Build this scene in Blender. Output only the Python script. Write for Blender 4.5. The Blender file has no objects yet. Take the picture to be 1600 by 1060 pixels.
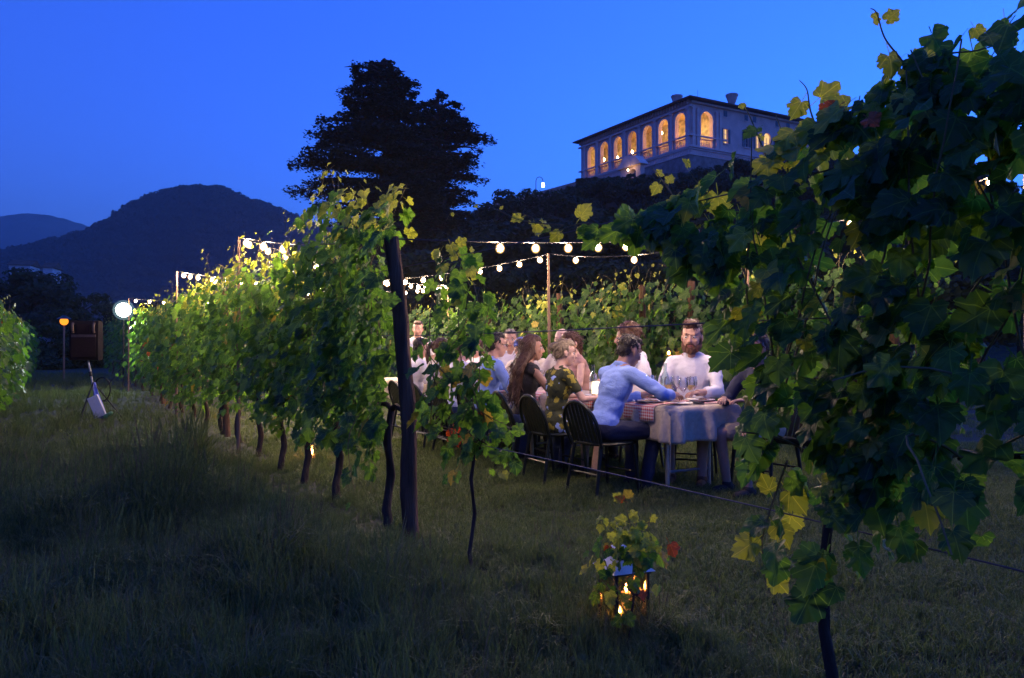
import bpy, bmesh, math, random
import numpy as np
from mathutils import Vector, Matrix, Euler, noise
from math import sin, cos, pi, radians, atan2, sqrt, hypot

random.seed(11)
rng = np.random.default_rng(11)
SC = bpy.context.scene
COL = SC.collection

# ------------------------------------------------------------------ camera, sky, exposure
cam_d = bpy.data.cameras.new('camera')
cam_d.sensor_width = 36.0
cam_d.lens = 36.0 * 1220 / 1600
cam_d.clip_start = 0.05
cam_d.clip_end = 9000
cam_o = bpy.data.objects.new('camera', cam_d)
COL.objects.link(cam_o)
CH = 1.25
cam_o.location = (0, 0, CH)
cam_o.rotation_euler = (radians(90 + 0.45), 0, 0)
SC.camera = cam_o

W = bpy.data.worlds.new('World')
SC.world = W
W.use_nodes = True
nt = W.node_tree
bg = nt.nodes['Background']
sky = nt.nodes.new('ShaderNodeTexSky')
sky.sky_type = 'NISHITA'
sky.sun_disc = False
sky.sun_elevation = radians(-2.5)
sky.sun_rotation = radians(55)
sky.altitude = 100
sky.air_density = 1.0
sky.dust_density = 0.3
sky.ozone_density = 4.0
SKY_TINT = (2.0, 6.0, 10.2, 1)
mul = nt.nodes.new('ShaderNodeMixRGB')
mul.blend_type = 'MULTIPLY'
mul.inputs[0].default_value = 1.0
mul.inputs[2].default_value = SKY_TINT
nt.links.new(sky.outputs[0], mul.inputs[1])
nt.links.new(mul.outputs[0], bg.inputs[0])
bg.inputs[1].default_value = 0.15

sun_d = bpy.data.lights.new('sun', 'SUN')
sun_d.energy = 0.02
sun_d.angle = radians(20)
sun_d.color = (0.75, 0.8, 1.0)
sun_o = bpy.data.objects.new('sun', sun_d)
COL.objects.link(sun_o)
sun_o.rotation_euler = (radians(78), 0, radians(105))

SC.view_settings.view_transform = 'Standard'
SC.view_settings.look = 'None'
SC.view_settings.gamma = 1.0
SC.view_settings.exposure = 3.0
try:
    SC.view_settings.use_curve_mapping = False
except Exception:
    pass
SC.render.engine = 'CYCLES'
cy = SC.cycles
cy.use_denoising = True
cy.max_bounces = 6
cy.diffuse_bounces = 3
cy.glossy_bounces = 2
cy.transmission_bounces = 4
cy.transparent_max_bounces = 12
cy.sample_clamp_indirect = 3.0
cy.use_light_tree = True
cy.caustics_reflective = False
cy.caustics_refractive = False

# ------------------------------------------------------------------ materials
def mat(name, col, rough=0.7, var=0.25, scale=8.0, bump=0.15, bscale=None, metallic=0.0, trans=0.0,
        tcol=None, spec=0.4, stretch=None, emit=None, estr=0.0):
    m = bpy.data.materials.new(name)
    m.use_nodes = True
    n = m.node_tree.nodes
    l = m.node_tree.links
    p = n['Principled BSDF']
    p.inputs['Roughness'].default_value = rough
    p.inputs['Metallic'].default_value = metallic
    p.inputs['Specular IOR Level'].default_value = spec
    tc = n.new('ShaderNodeTexCoord')
    src = tc.outputs['Object']
    if stretch:
        mp = n.new('ShaderNodeMapping')
        mp.inputs['Scale'].default_value = stretch
        l.new(src, mp.inputs[0]); src = mp.outputs[0]
    tx = n.new('ShaderNodeTexNoise')
    tx.inputs['Scale'].default_value = scale
    tx.inputs['Detail'].default_value = 5
    l.new(src, tx.inputs['Vector'])
    rp = n.new('ShaderNodeValToRGB')
    rp.color_ramp.elements[0].position = 0.3
    rp.color_ramp.elements[1].position = 0.7
    rp.color_ramp.elements[0].color = tuple(max(0, c * (1 - var)) for c in col) + (1,)
    rp.color_ramp.elements[1].color = tuple(min(1, c * (1 + var)) for c in col) + (1,)
    l.new(tx.outputs[0], rp.inputs[0])
    l.new(rp.outputs[0], p.inputs['Base Color'])
    if bump:
        t2 = n.new('ShaderNodeTexNoise')
        t2.inputs['Scale'].default_value = bscale or scale * 4
        t2.inputs['Detail'].default_value = 6
        l.new(src, t2.inputs['Vector'])
        b = n.new('ShaderNodeBump')
        b.inputs['Strength'].default_value = bump
        b.inputs['Distance'].default_value = 0.02
        l.new(t2.outputs[0], b.inputs['Height'])
        l.new(b.outputs[0], p.inputs['Normal'])
    if trans:
        tr = n.new('ShaderNodeBsdfTranslucent')
        tr.inputs[0].default_value = tuple(tcol or col) + (1,)
        mx = n.new('ShaderNodeMixShader')
        mx.inputs[0].default_value = trans
        l.new(p.outputs[0], mx.inputs[1]); l.new(tr.outputs[0], mx.inputs[2])
        l.new(mx.outputs[0], n['Material Output'].inputs[0])
    if emit:
        p.inputs['Emission Color'].default_value = tuple(emit) + (1,)
        p.inputs['Emission Strength'].default_value = estr
    return m

def emat(name, col, s):
    m = bpy.data.materials.new(name)
    m.use_nodes = True
    n = m.node_tree.nodes
    n.remove(n['Principled BSDF'])
    e = n.new('ShaderNodeEmission')
    e.inputs[0].default_value = tuple(col) + (1,)
    e.inputs[1].default_value = s
    m.node_tree.links.new(e.outputs[0], n['Material Output'].inputs[0])
    return m

def glass_mat(name, tint=(1, 1, 1), gloss=0.5):
    m = bpy.data.materials.new(name)
    m.use_nodes = True
    n = m.node_tree.nodes; l = m.node_tree.links
    n.remove(n['Principled BSDF'])
    t = n.new('ShaderNodeBsdfTransparent'); t.inputs[0].default_value = tuple(tint) + (1,)
    g = n.new('ShaderNodeBsdfGlossy'); g.inputs['Roughness'].default_value = 0.06
    lw = n.new('ShaderNodeLayerWeight'); lw.inputs[0].default_value = gloss
    mr = n.new('ShaderNodeMapRange')
    mr.inputs[3].default_value = 0.05; mr.inputs[4].default_value = 0.85
    l.new(lw.outputs['Facing'], mr.inputs[0])
    mx = n.new('ShaderNodeMixShader')
    l.new(mr.outputs[0], mx.inputs[0])
    l.new(t.outputs[0], mx.inputs[1]); l.new(g.outputs[0], mx.inputs[2])
    l.new(mx.outputs[0], n['Material Output'].inputs[0])
    return m

def leaf_mat(name, c1, c2, tcol, tr=0.38, rough=0.5, veins=True):
    m = bpy.data.materials.new(name)
    m.use_nodes = True
    n = m.node_tree.nodes; l = m.node_tree.links
    p = n['Principled BSDF']
    p.inputs['Roughness'].default_value = rough
    p.inputs['Specular IOR Level'].default_value = 0.35
    gi = n.new('ShaderNodeNewGeometry')
    oi = n.new('ShaderNodeObjectInfo')
    ad = n.new('ShaderNodeMath'); ad.operation = 'ADD'
    l.new(gi.outputs['Random Per Island'], ad.inputs[0]); l.new(oi.outputs['Random'], ad.inputs[1])
    fr = n.new('ShaderNodeMath'); fr.operation = 'FRACT'
    l.new(ad.outputs[0], fr.inputs[0])
    rp = n.new('ShaderNodeValToRGB')
    e = rp.color_ramp.elements
    e[0].color = tuple(c1) + (1,); e[1].color = tuple(c2) + (1,)
    e[0].position = 0.1; e[1].position = 0.95
    l.new(fr.outputs[0], rp.inputs[0])
    colr = rp.outputs[0]
    if veins:
        uv = n.new('ShaderNodeUVMap')
        sx = n.new('ShaderNodeSeparateXYZ'); l.new(uv.outputs[0], sx.inputs[0])
        def M(op, a, b=None):
            k = n.new('ShaderNodeMath'); k.operation = op
            for i, v in enumerate((a, b)):
                if v is None: continue
                if isinstance(v, (int, float)): k.inputs[i].default_value = v
                else: l.new(v, k.inputs[i])
            return k.outputs[0]
        ax = M('ABSOLUTE', sx.outputs[0]); yy = sx.outputs[1]
        vm = None
        for ang in (90, 48, 10):
            a = radians(ang)
            d = M('ABSOLUTE', M('SUBTRACT', M('MULTIPLY', ax, sin(a)), M('MULTIPLY', yy, cos(a))))
            vm = d if vm is None else M('MINIMUM', vm, d)
        mask = M('LESS_THAN', vm, 0.013)
        mk = M('MULTIPLY', mask, 0.55)
        mc = n.new('ShaderNodeMixRGB')
        l.new(mk, mc.inputs[0]); l.new(colr, mc.inputs[1])
        mc.inputs[2].default_value = (c2[0] * 2.0 + .02, c2[1] * 1.7 + .02, c2[2] * 1.6 + .01, 1)
        colr = mc.outputs[0]
        tx = n.new('ShaderNodeTexNoise'); tx.inputs['Scale'].default_value = 9
        l.new(uv.outputs[0], tx.inputs['Vector'])
        bp = n.new('ShaderNodeBump'); bp.inputs['Strength'].default_value = 0.5; bp.inputs['Distance'].default_value = 0.01
        l.new(tx.outputs[0], bp.inputs['Height']); l.new(bp.outputs[0], p.inputs['Normal'])
    l.new(colr, p.inputs['Base Color'])
    t = n.new('ShaderNodeBsdfTranslucent')
    sc = n.new('ShaderNodeMixRGB'); sc.blend_type = 'MULTIPLY'; sc.inputs[0].default_value = 1
    l.new(colr, sc.inputs[1]); sc.inputs[2].default_value = tuple(tcol) + (1,)
    l.new(sc.outputs[0], t.inputs[0])
    mx = n.new('ShaderNodeMixShader'); mx.inputs[0].default_value = tr
    l.new(p.outputs[0], mx.inputs[1]); l.new(t.outputs[0], mx.inputs[2])
    l.new(mx.outputs[0], n['Material Output'].inputs[0])
    return m

def gingham(name, a, b, s):
    m = mat(name, b, 0.85, var=0.1, scale=40, bump=0.1)
    n = m.node_tree.nodes; l = m.node_tree.links
    tc = n.new('ShaderNodeTexCoord')
    mp = n.new('ShaderNodeSeparateXYZ'); l.new(tc.outputs['UV'], mp.inputs[0])
    outs = []
    for i in (0, 1):
        k = n.new('ShaderNodeMath'); k.operation = 'MULTIPLY'; k.inputs[1].default_value = s
        l.new(mp.outputs[i], k.inputs[0])
        f = n.new('ShaderNodeMath'); f.operation = 'FRACT'; l.new(k.outputs[0], f.inputs[0])
        g = n.new('ShaderNodeMath'); g.operation = 'GREATER_THAN'; g.inputs[1].default_value = 0.5
        l.new(f.outputs[0], g.inputs[0]); outs.append(g.outputs[0])
    s2 = n.new('ShaderNodeMath'); s2.operation = 'ADD'
    l.new(outs[0], s2.inputs[0]); l.new(outs[1], s2.inputs[1])
    h = n.new('ShaderNodeMath'); h.operation = 'MULTIPLY'; h.inputs[1].default_value = 0.5
    l.new(s2.outputs[0], h.inputs[0])
    mx = n.new('ShaderNodeMixRGB'); l.new(h.outputs[0], mx.inputs[0])
    mx.inputs[1].default_value = tuple(a) + (1,); mx.inputs[2].default_value = tuple(b) + (1,)
    l.new(mx.outputs[0], n['Principled BSDF'].inputs['Base Color'])
    return m

def floral(name):
    m = mat(name, (0.1, 0.09, 0.02), 0.85, var=0.3, scale=12, bump=0.1)
    n = m.node_tree.nodes; l = m.node_tree.links
    tc = n.new('ShaderNodeTexCoord')
    v = n.new('ShaderNodeTexVoronoi'); v.inputs['Scale'].default_value = 15
    nz = n.new('ShaderNodeTexNoise'); nz.inputs['Scale'].default_value = 22; l.new(tc.outputs['Object'], nz.inputs['Vector'])
    va = n.new('ShaderNodeVectorMath'); va.operation = 'MULTIPLY_ADD'; va.inputs[1].default_value = (.07, .07, .07)
    l.new(nz.outputs['Color'], va.inputs[0]); l.new(tc.outputs['Object'], va.inputs[2]); l.new(va.outputs[0], v.inputs['Vector'])
    lt = n.new('ShaderNodeMath'); lt.operation = 'LESS_THAN'; lt.inputs[1].default_value = 0.47
    l.new(v.outputs['Distance'], lt.inputs[0])
    rp = n.new('ShaderNodeValToRGB'); rp.color_ramp.interpolation = 'CONSTANT'
    e = rp.color_ramp.elements
    e[0].color = (0.30, 0.25, 0.03, 1); e[1].position = 0.42; e[1].color = (0.02, 0.03, 0.015, 1)
    x = e.new(0.6); x.color = (0.3, 0.42, 0.75, 1)
    x = e.new(0.78); x.color = (0.42, 0.36, 0.05, 1)
    l.new(v.outputs['Color'], rp.inputs[0])
    mx = n.new('ShaderNodeMixRGB'); l.new(lt.outputs[0], mx.inputs[0])
    mx.inputs[1].default_value = (0.045, 0.05, 0.018, 1); l.new(rp.outputs[0], mx.inputs[2])
    l.new(mx.outputs[0], n['Principled BSDF'].inputs['Base Color'])
    return m

M = {}
M['bark'] = mat('bark', (0.060, 0.045, 0.034), 0.95, 0.4, 14, 0.9, 40, stretch=(1, 1, 0.25))
M['post_wood'] = mat('post_wood', (0.13, 0.072, 0.044), 0.9, 0.6, 14, 1.0, 70, stretch=(1, 1, 0.12))
M['pole_wood'] = mat('pole_wood', (0.22, 0.14, 0.09), 0.8, 0.2, 10, 0.3, 40, stretch=(1, 1, 0.15))
M['cane'] = mat('cane', (0.16, 0.13, 0.05), 0.8, 0.3, 20, 0.2)
M['wire'] = mat('wire', (0.12, 0.11, 0.11), 0.7, 0.1, 10, 0, metallic=0.3)
M['leaf'] = leaf_mat('leaf', (0.030, 0.068, 0.022), (0.075, 0.135, 0.030), (2.7, 3.1, 1.0), 0.50)
M['tip_backlit_leaf'] = leaf_mat('tip_backlit_leaf', (0.24, 0.28, 0.04), (0.36, 0.38, 0.06), (1.6, 1.6, 0.8), 0.45)  # young tips, also scattered through near vines to look backlit
M['yellow_leaf'] = leaf_mat('yellow_leaf', (0.30, 0.26, 0.04), (0.38, 0.30, 0.06), (1.2, 1.1, 0.6), 0.45)
M['red_leaf'] = leaf_mat('red_leaf', (0.35, 0.07, 0.02), (0.45, 0.13, 0.03), (1.2, 0.9, 0.5), 0.4)
M['far_leaf'] = leaf_mat('far_leaf', (0.022, 0.040, 0.018), (0.040, 0.070, 0.024), (1.5, 1.7, 0.8), 0.2, 0.8, False)
M['hill_leaf'] = leaf_mat('hill_leaf', (0.05, 0.06, 0.045), (0.09, 0.10, 0.07), (1, 1, 1), 0.1, 0.95, False)
M['cedar_leaf'] = leaf_mat('cedar_leaf', (0.022, 0.040, 0.030), (0.040, 0.065, 0.040), (1, 1, 1), 0.1, 0.9, False)
M['grass_blade'] = leaf_mat('grass_blade', (0.066, 0.094, 0.032), (0.155, 0.185, 0.068), (1.6, 1.8, 0.8), 0.3, 0.6, False)
M['dry_blade'] = leaf_mat('dry_blade', (0.11, 0.11, 0.05), (0.18, 0.16, 0.08), (1, 1, .8), 0.2, 0.8, False)
M['ground'] = mat('ground', (0.030, 0.038, 0.016), 1.0, 0.45, 1.7, 0.8, 30)
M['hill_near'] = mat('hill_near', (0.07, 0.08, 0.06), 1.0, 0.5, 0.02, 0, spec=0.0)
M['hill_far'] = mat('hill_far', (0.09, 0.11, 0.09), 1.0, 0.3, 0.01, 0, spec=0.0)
M['black_metal'] = mat('black_metal', (0.02, 0.022, 0.022), 0.4, 0.2, 30, 0.05)
M['white_metal'] = mat('white_metal', (0.72, 0.66, 0.60), 0.5, 0.1, 20, 0.1)
M['steel'] = mat('steel', (0.55, 0.55, 0.56), 0.35, 0.1, 20, 0.05, metallic=0.8)
M['chair'] = mat('chair', (0.006, 0.011, 0.009), 0.38, 0.2, 20, 0.05)
M['cloth'] = mat('cloth', (0.50, 0.42, 0.33), 0.9, 0.12, 30, 0.35, 60)
M['gingham'] = gingham('gingham', (0.75, 0.70, 0.66), (0.50, 0.03, 0.04), 14)
M['plate'] = mat('plate', (0.78, 0.76, 0.72), 0.2, 0.03, 20, 0)
M['food'] = mat('food', (0.25, 0.14, 0.06), 0.6, 0.7, 50, 0.5)
M['napkin'] = mat('napkin', (0.72, 0.68, 0.66), 0.9, 0.05, 20, 0.3)
M['glass'] = glass_mat('glass')
M['bottle_glass'] = glass_mat('bottle_glass', (0.75, 0.85, 0.8), 0.55)
M['pane_glass'] = glass_mat('pane_glass', (0.95, 0.9, 0.8), 0.25)
M['wine'] = mat('wine', (0.75, 0.62, 0.25), 0.15, 0.05, 10, 0, trans=0.6, tcol=(0.9, 0.7, 0.3))
M['wax'] = mat('wax', (0.85, 0.75, 0.55), 0.5, 0.05, 10, 0, trans=0.5, tcol=(1, .7, .4), emit=(1, .45, .12), estr=0.03)
M['flame'] = emat('flame', (1, 0.38, 0.08), 15)
M['small_flame'] = emat('small_flame', (1, 0.42, 0.10), 12)
M['bulb'] = emat('bulb', (1.0, 0.70, 0.45), 168)
def glow_glass(name, col, s, a):
    m = bpy.data.materials.new(name); m.use_nodes = True
    n = m.node_tree.nodes; l = m.node_tree.links; n.remove(n['Principled BSDF'])
    t = n.new('ShaderNodeBsdfTransparent'); e = n.new('ShaderNodeEmission'); e.inputs[0].default_value = tuple(col) + (1,); e.inputs[1].default_value = s
    mx = n.new('ShaderNodeMixShader'); mx.inputs[0].default_value = a
    l.new(t.outputs[0], mx.inputs[1]); l.new(e.outputs[0], mx.inputs[2]); l.new(mx.outputs[0], n['Material Output'].inputs[0])
    return m
M['bulb_halo_globe'] = glow_glass('bulb_halo_globe', (1.0, 0.52, 0.18), .50, .18)  # weak warm emission imitates the halo around each bulb
M['flood_halo'] = glow_glass('flood_halo', (0.55, 0.9, 1.0), .10, .25)  # faint emission imitating the glow around the floodlight
M['flood'] = emat('flood', (0.85, 1.0, 0.95), 70)
M['orange_bulb'] = emat('orange_bulb', (1.0, 0.26, 0.02), .25)
M['village_lamp'] = emat('village_lamp', (0.9, 0.95, 0.9), 3)
M['loggia_lamp'] = emat('loggia_lamp', (1.0, 0.72, 0.35), 13)
M['lit_window'] = emat('lit_window', (1.0, 0.62, 0.25), 0.14)
M['paper_glow'] = emat('paper_glow', (1.0, 0.74, 0.45), 0.5)
M['stucco'] = mat('stucco', (0.76, 0.52, 0.44), 0.9, 0.18, 0.6, 0.3, 4)
M['stone_trim'] = mat('stone_trim', (0.80, 0.58, 0.50), 0.9, 0.12, 1.0, 0.2, 5)
M['ochre'] = mat('ochre', (0.62, 0.38, 0.13), 0.9, 0.2, 1.2, 0.2, 5)
M['fresco'] = mat('fresco', (0.55, 0.42, 0.20), 0.9, 0.5, 1.5, 0.1, 5)
M['rough_stone'] = mat('rough_stone', (0.30, 0.23, 0.20), 0.95, 0.35, 1.2, 0.6, 6)
M['roof'] = mat('roof', (0.13, 0.075, 0.05), 0.9, 0.3, 1.5, 0.4, 8)
M['shutter'] = mat('shutter', (0.13, 0.16, 0.17), 0.7, 0.2, 4, 0.1)
M['dark_glass'] = mat('dark_glass', (0.03, 0.035, 0.05), 0.15, 0.1, 4, 0)
M['white_wall'] = mat('white_wall', (0.62, 0.60, 0.58), 0.9, 0.1, 1, 0)
M['speaker_body'] = mat('speaker_body', (0.016, 0.012, 0.013), 0.8, 0.2, 40, 0.3)
M['speaker_grille'] = mat('speaker_grille', (0.022, 0.012, 0.012), 0.8, 0.3, 120, 0.6)
M['speaker_horn'] = mat('speaker_horn', (0.08, 0.06, 0.055), 0.5, 0.2, 20, 0.1)
M['blue_cloth'] = mat('blue_cloth', (0.25, 0.30, 0.75), 0.8, 0.15, 20, 0.2)
M['white_paper'] = mat('white_paper', (0.75, 0.74, 0.78), 0.8, 0.05, 20, 0.1)
M['green_plastic'] = mat('green_plastic', (0.12, 0.30, 0.14), 0.5, 0.1, 20, 0.1)
M['cable'] = mat('cable', (0.015, 0.015, 0.015), 0.6, 0.1, 20, 0)
M['skin'] = mat('skin', (0.52, 0.30, 0.22), 0.55, 0.08, 30, 0.05)
M['skin_tan'] = mat('skin_tan', (0.40, 0.22, 0.15), 0.55, 0.08, 30, 0.05)
M['skin_pale'] = mat('skin_pale', (0.60, 0.38, 0.30), 0.55, 0.08, 30, 0.05)
M['lips'] = mat('lips', (0.36, 0.12, 0.10), 0.5, 0.05, 30, 0)
M['eye'] = mat('eye', (0.65, 0.62, 0.60), 0.2, 0.02, 30, 0)
M['pupil'] = mat('pupil', (0.02, 0.013, 0.01), 0.15, 0.02, 30, 0)
for k, c in dict(hair_black=(0.016, 0.011, 0.009), hair_brown=(0.07, 0.032, 0.018), hair_auburn=(0.085, 0.038, 0.022),
                 hair_blond=(0.22, 0.17, 0.11), hair_grey=(0.12, 0.10, 0.09), beard_red=(0.12, 0.050, 0.028),
                 shirt_blue=(0.24, 0.36, 0.74), shirt_white=(0.74, 0.73, 0.76), shirt_cream=(0.68, 0.60, 0.50),
                 trousers_navy=(0.022, 0.026, 0.055), trousers_dark=(0.02, 0.02, 0.025), shorts_tan=(0.30, 0.24, 0.17),
                 jeans=(0.06, 0.09, 0.18), top_black=(0.02, 0.018, 0.02), top_rose=(0.45, 0.26, 0.22),
                 cap_red=(0.60, 0.035, 0.02), cap_blue=(0.03, 0.06, 0.28), shoe=(0.02, 0.018, 0.018),
                 shoe_brown=(0.10, 0.05, 0.03)).items():
    M[k] = mat(k, c, 0.8 if 'hair' not in k else 0.5, 0.18 if 'hair' in k else 0.04, 35, 0.35 if 'hair' in k else 0.25, 90)
M['floral'] = floral('floral')
for k in ('speaker_body', 'speaker_grille', 'speaker_horn', 'bark', 'post_wood'):
    M[k].node_tree.nodes['Principled BSDF'].inputs['Specular IOR Level'].default_value = .12

# ------------------------------------------------------------------ helpers
def link(o, parent=None):
    COL.objects.link(o)
    if parent is not None:
        o.parent = parent
    return o

def empty(name, loc=(0, 0, 0), rz=0.0):
    o = bpy.data.objects.new(name, None)
    o.empty_display_size = 0.2
    o.location = loc
    o.rotation_euler = (0, 0, rz)
    return link(o)

def tag(o, label=None, cat=None, group=None, kind=None):
    if label: o['label'] = label
    if cat: o['category'] = cat
    if group: o['group'] = group
    if kind: o['kind'] = kind
    return o

class MB:
    def __init__(s):
        s.v = []; s.f = []; s.m = []; s.uv = None
    def add(s, vs, fs, mi=0):
        b = len(s.v)
        s.v.extend([tuple(x) for x in vs])
        for f in fs:
            s.f.append(tuple(i + b for i in f)); s.m.append(mi)
    def box(s, x0, x1, y0, y1, z0, z1, mi=0, T=None):
        vs = [Vector((x, y, z)) for z in (z0, z1) for y in (y0, y1) for x in (x0, x1)]
        if T is not None: vs = [T @ v for v in vs]
        s.add(vs, [(0, 2, 3, 1), (4, 5, 7, 6), (0, 1, 5, 4), (2, 6, 7, 3), (0, 4, 6, 2), (1, 3, 7, 5)], mi)
    def tube(s, pts, rad, n=6, cap=True, mi=0):
        pts = [Vector(p) for p in pts]
        if not hasattr(rad, '__len__'): rad = [rad] * len(pts)
        up = None; vs = []; fs = []
        for i, p in enumerate(pts):
            a = pts[max(0, i - 1)]; b = pts[min(len(pts) - 1, i + 1)]
            d = (b - a)
            if d.length < 1e-9: d = Vector((0, 0, 1))
            d.normalize()
            if up is None:
                up = Vector((0, 0, 1)) if abs(d.z) < 0.9 else Vector((1, 0, 0))
            x = d.cross(up)
            if x.length < 1e-6: x = d.orthogonal()
            x.normalize(); y = x.cross(d).normalized(); up = y
            for k in range(n):
                t = 2 * pi * k / n
                vs.append(p + (x * cos(t) + y * sin(t)) * rad[i])
        for i in range(len(pts) - 1):
            for k in range(n):
                k2 = (k + 1) % n
                fs.append((i * n + k, i * n + k2, (i + 1) * n + k2, (i + 1) * n + k))
        if cap:
            fs.append(tuple(range(n - 1, -1, -1)))
            fs.append(tuple((len(pts) - 1) * n + k for k in range(n)))
        s.add(vs, fs, mi)
    def lathe(s, prof, n=16, c=(0, 0, 0), mi=0, T=None):
        vs = []; fs = []
        for r, z in prof:
            for k in range(n):
                t = 2 * pi * k / n
                v = Vector((c[0] + r * cos(t), c[1] + r * sin(t), c[2] + z))
                vs.append(T @ v if T is not None else v)
        for i in range(len(prof) - 1):
            for k in range(n):
                k2 = (k + 1) % n
                fs.append((i * n + k, i * n + k2, (i + 1) * n + k2, (i + 1) * n + k))
        s.add(vs, fs, mi)
    def ell(s, c, r, n=12, m=8, R=None, mi=0):
        c = Vector(c); vs = [Vector((0, 0, -1))]
        for j in range(1, m):
            ph = -pi / 2 + pi * j / m
            for k in range(n):
                t = 2 * pi * k / n
                vs.append(Vector((cos(ph) * cos(t), cos(ph) * sin(t), sin(ph))))
        vs.append(Vector((0, 0, 1)))
        out = []
        for v in vs:
            w = Vector((v.x * r[0], v.y * r[1], v.z * r[2]))
            if R is not None: w = R @ w
            out.append(w + c)
        fs = [(0, 1 + (k + 1) % n, 1 + k) for k in range(n)]
        for j in range(m - 2):
            for k in range(n):
                a = 1 + j * n
                fs.append((a + k, a + (k + 1) % n, a + n + (k + 1) % n, a + n + k))
        a = 1 + (m - 2) * n
        fs += [(a + k, a + (k + 1) % n, a + n) for k in range(n)]
        s.add(out, fs, mi)
    def cap(s, p0, r0, p1, r1, n=12, mi=0):
        p0 = Vector(p0); p1 = Vector(p1)
        d = p1 - p0; L = d.length
        if L < 1e-6: return s.ell(p0, (r0,) * 3, n)
        d.normalize(); pts = []; rad = []
        for a in (80, 55, 30):
            pts.append(p0 - d * r0 * sin(radians(a))); rad.append(r0 * cos(radians(a)))
        for k in range(5):
            t = k / 4
            pts.append(p0.lerp(p1, t)); rad.append(r0 + (r1 - r0) * t)
        for a in (30, 55, 80):
            pts.append(p1 + d * r1 * sin(radians(a))); rad.append(r1 * cos(radians(a)))
        s.tube(pts, rad, n, mi=mi)
    def mesh(s, name, mats, smooth=True):
        me = bpy.data.meshes.new(name)
        me.from_pydata(s.v, [], s.f)
        if not isinstance(mats, (list, tuple)): mats = [mats]
        for m in mats: me.materials.append(m)
        if len(mats) > 1:
            me.polygons.foreach_set('material_index', s.m)
        if smooth:
            me.polygons.foreach_set('use_smooth', [True] * len(me.polygons))
            try: me.set_sharp_from_angle(angle=radians(40))
            except Exception: pass
        me.update()
        return me
    def build(s, name, mats, parent=None, smooth=True, loc=None):
        o = bpy.data.objects.new(name, s.mesh(name, mats, smooth))
        if loc is not None: o.location = loc
        return link(o, parent)

def np_mesh(name, V, F, mats, mi=None, uv=None, smooth=False, fn=3):
    """V (n,3), F (m,fn) arrays -> mesh"""
    me = bpy.data.meshes.new(name)
    nv, nf = len(V), len(F)
    me.vertices.add(nv); me.vertices.foreach_set('co', np.ascontiguousarray(V, dtype=np.float32).ravel())
    me.loops.add(nf * fn); me.loops.foreach_set('vertex_index', np.ascontiguousarray(F, dtype=np.int32).ravel())
    me.polygons.add(nf)
    me.polygons.foreach_set('loop_start', np.arange(0, nf * fn, fn, dtype=np.int32))
    try: me.polygons.foreach_set('loop_total', np.full(nf, fn, dtype=np.int32))
    except Exception: pass
    for m in (mats if isinstance(mats, (list, tuple)) else [mats]): me.materials.append(m)
    if mi is not None: me.polygons.foreach_set('material_index', np.ascontiguousarray(mi, dtype=np.int32))
    if uv is not None:
        ul = me.uv_layers.new(name='UVMap')
        ul.data.foreach_set('uv', np.ascontiguousarray(uv[F.ravel()], dtype=np.float32).ravel())
    me.polygons.foreach_set('use_smooth', np.full(nf, smooth, dtype=bool))
    me.update(calc_edges=True)
    return me

def px(x, y, d):
    """world point that shows at photo pixel x, y at distance d"""
    return Vector(((x - 800) / 1220 * d, d, CH + (540 - y) / 1220 * d))

# villa position is known early because the hill carries it
VC = Vector((29.8, 130.0)); VR = Vector((0.869, 0.494)); VL = Vector((-0.494, 0.869))
HC = VC + VR * 16 + VL * 16

def gz(x, y):
    d = hypot(x - HC.x, y - HC.y)
    t = min(1, max(0, (d - 24) / 71.0))
    t = t * t * (3 - 2 * t)
    h = 29.3 * (1 - t)
    r = hypot(x, y)
    if r < 60:
        h *= min(1, max(0, (r - 20) / 30))
    h += 0.05 * noise.noise(Vector((x * 0.35, y * 0.35, 0))) if r < 80 else 0
    return h

R1 = Vector((-0.605, 4.92)); RD = Vector((-0.5, 0.866)); RN = Vector((0.866, 0.5))
def row(off, d):
    """point on the vine row whose line lies off metres beyond the middle row, at depth d"""
    p = R1 + RN * off
    t = (d - p.y) / RD.y
    return p + RD * t
ROWZ = radians(120)

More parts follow.
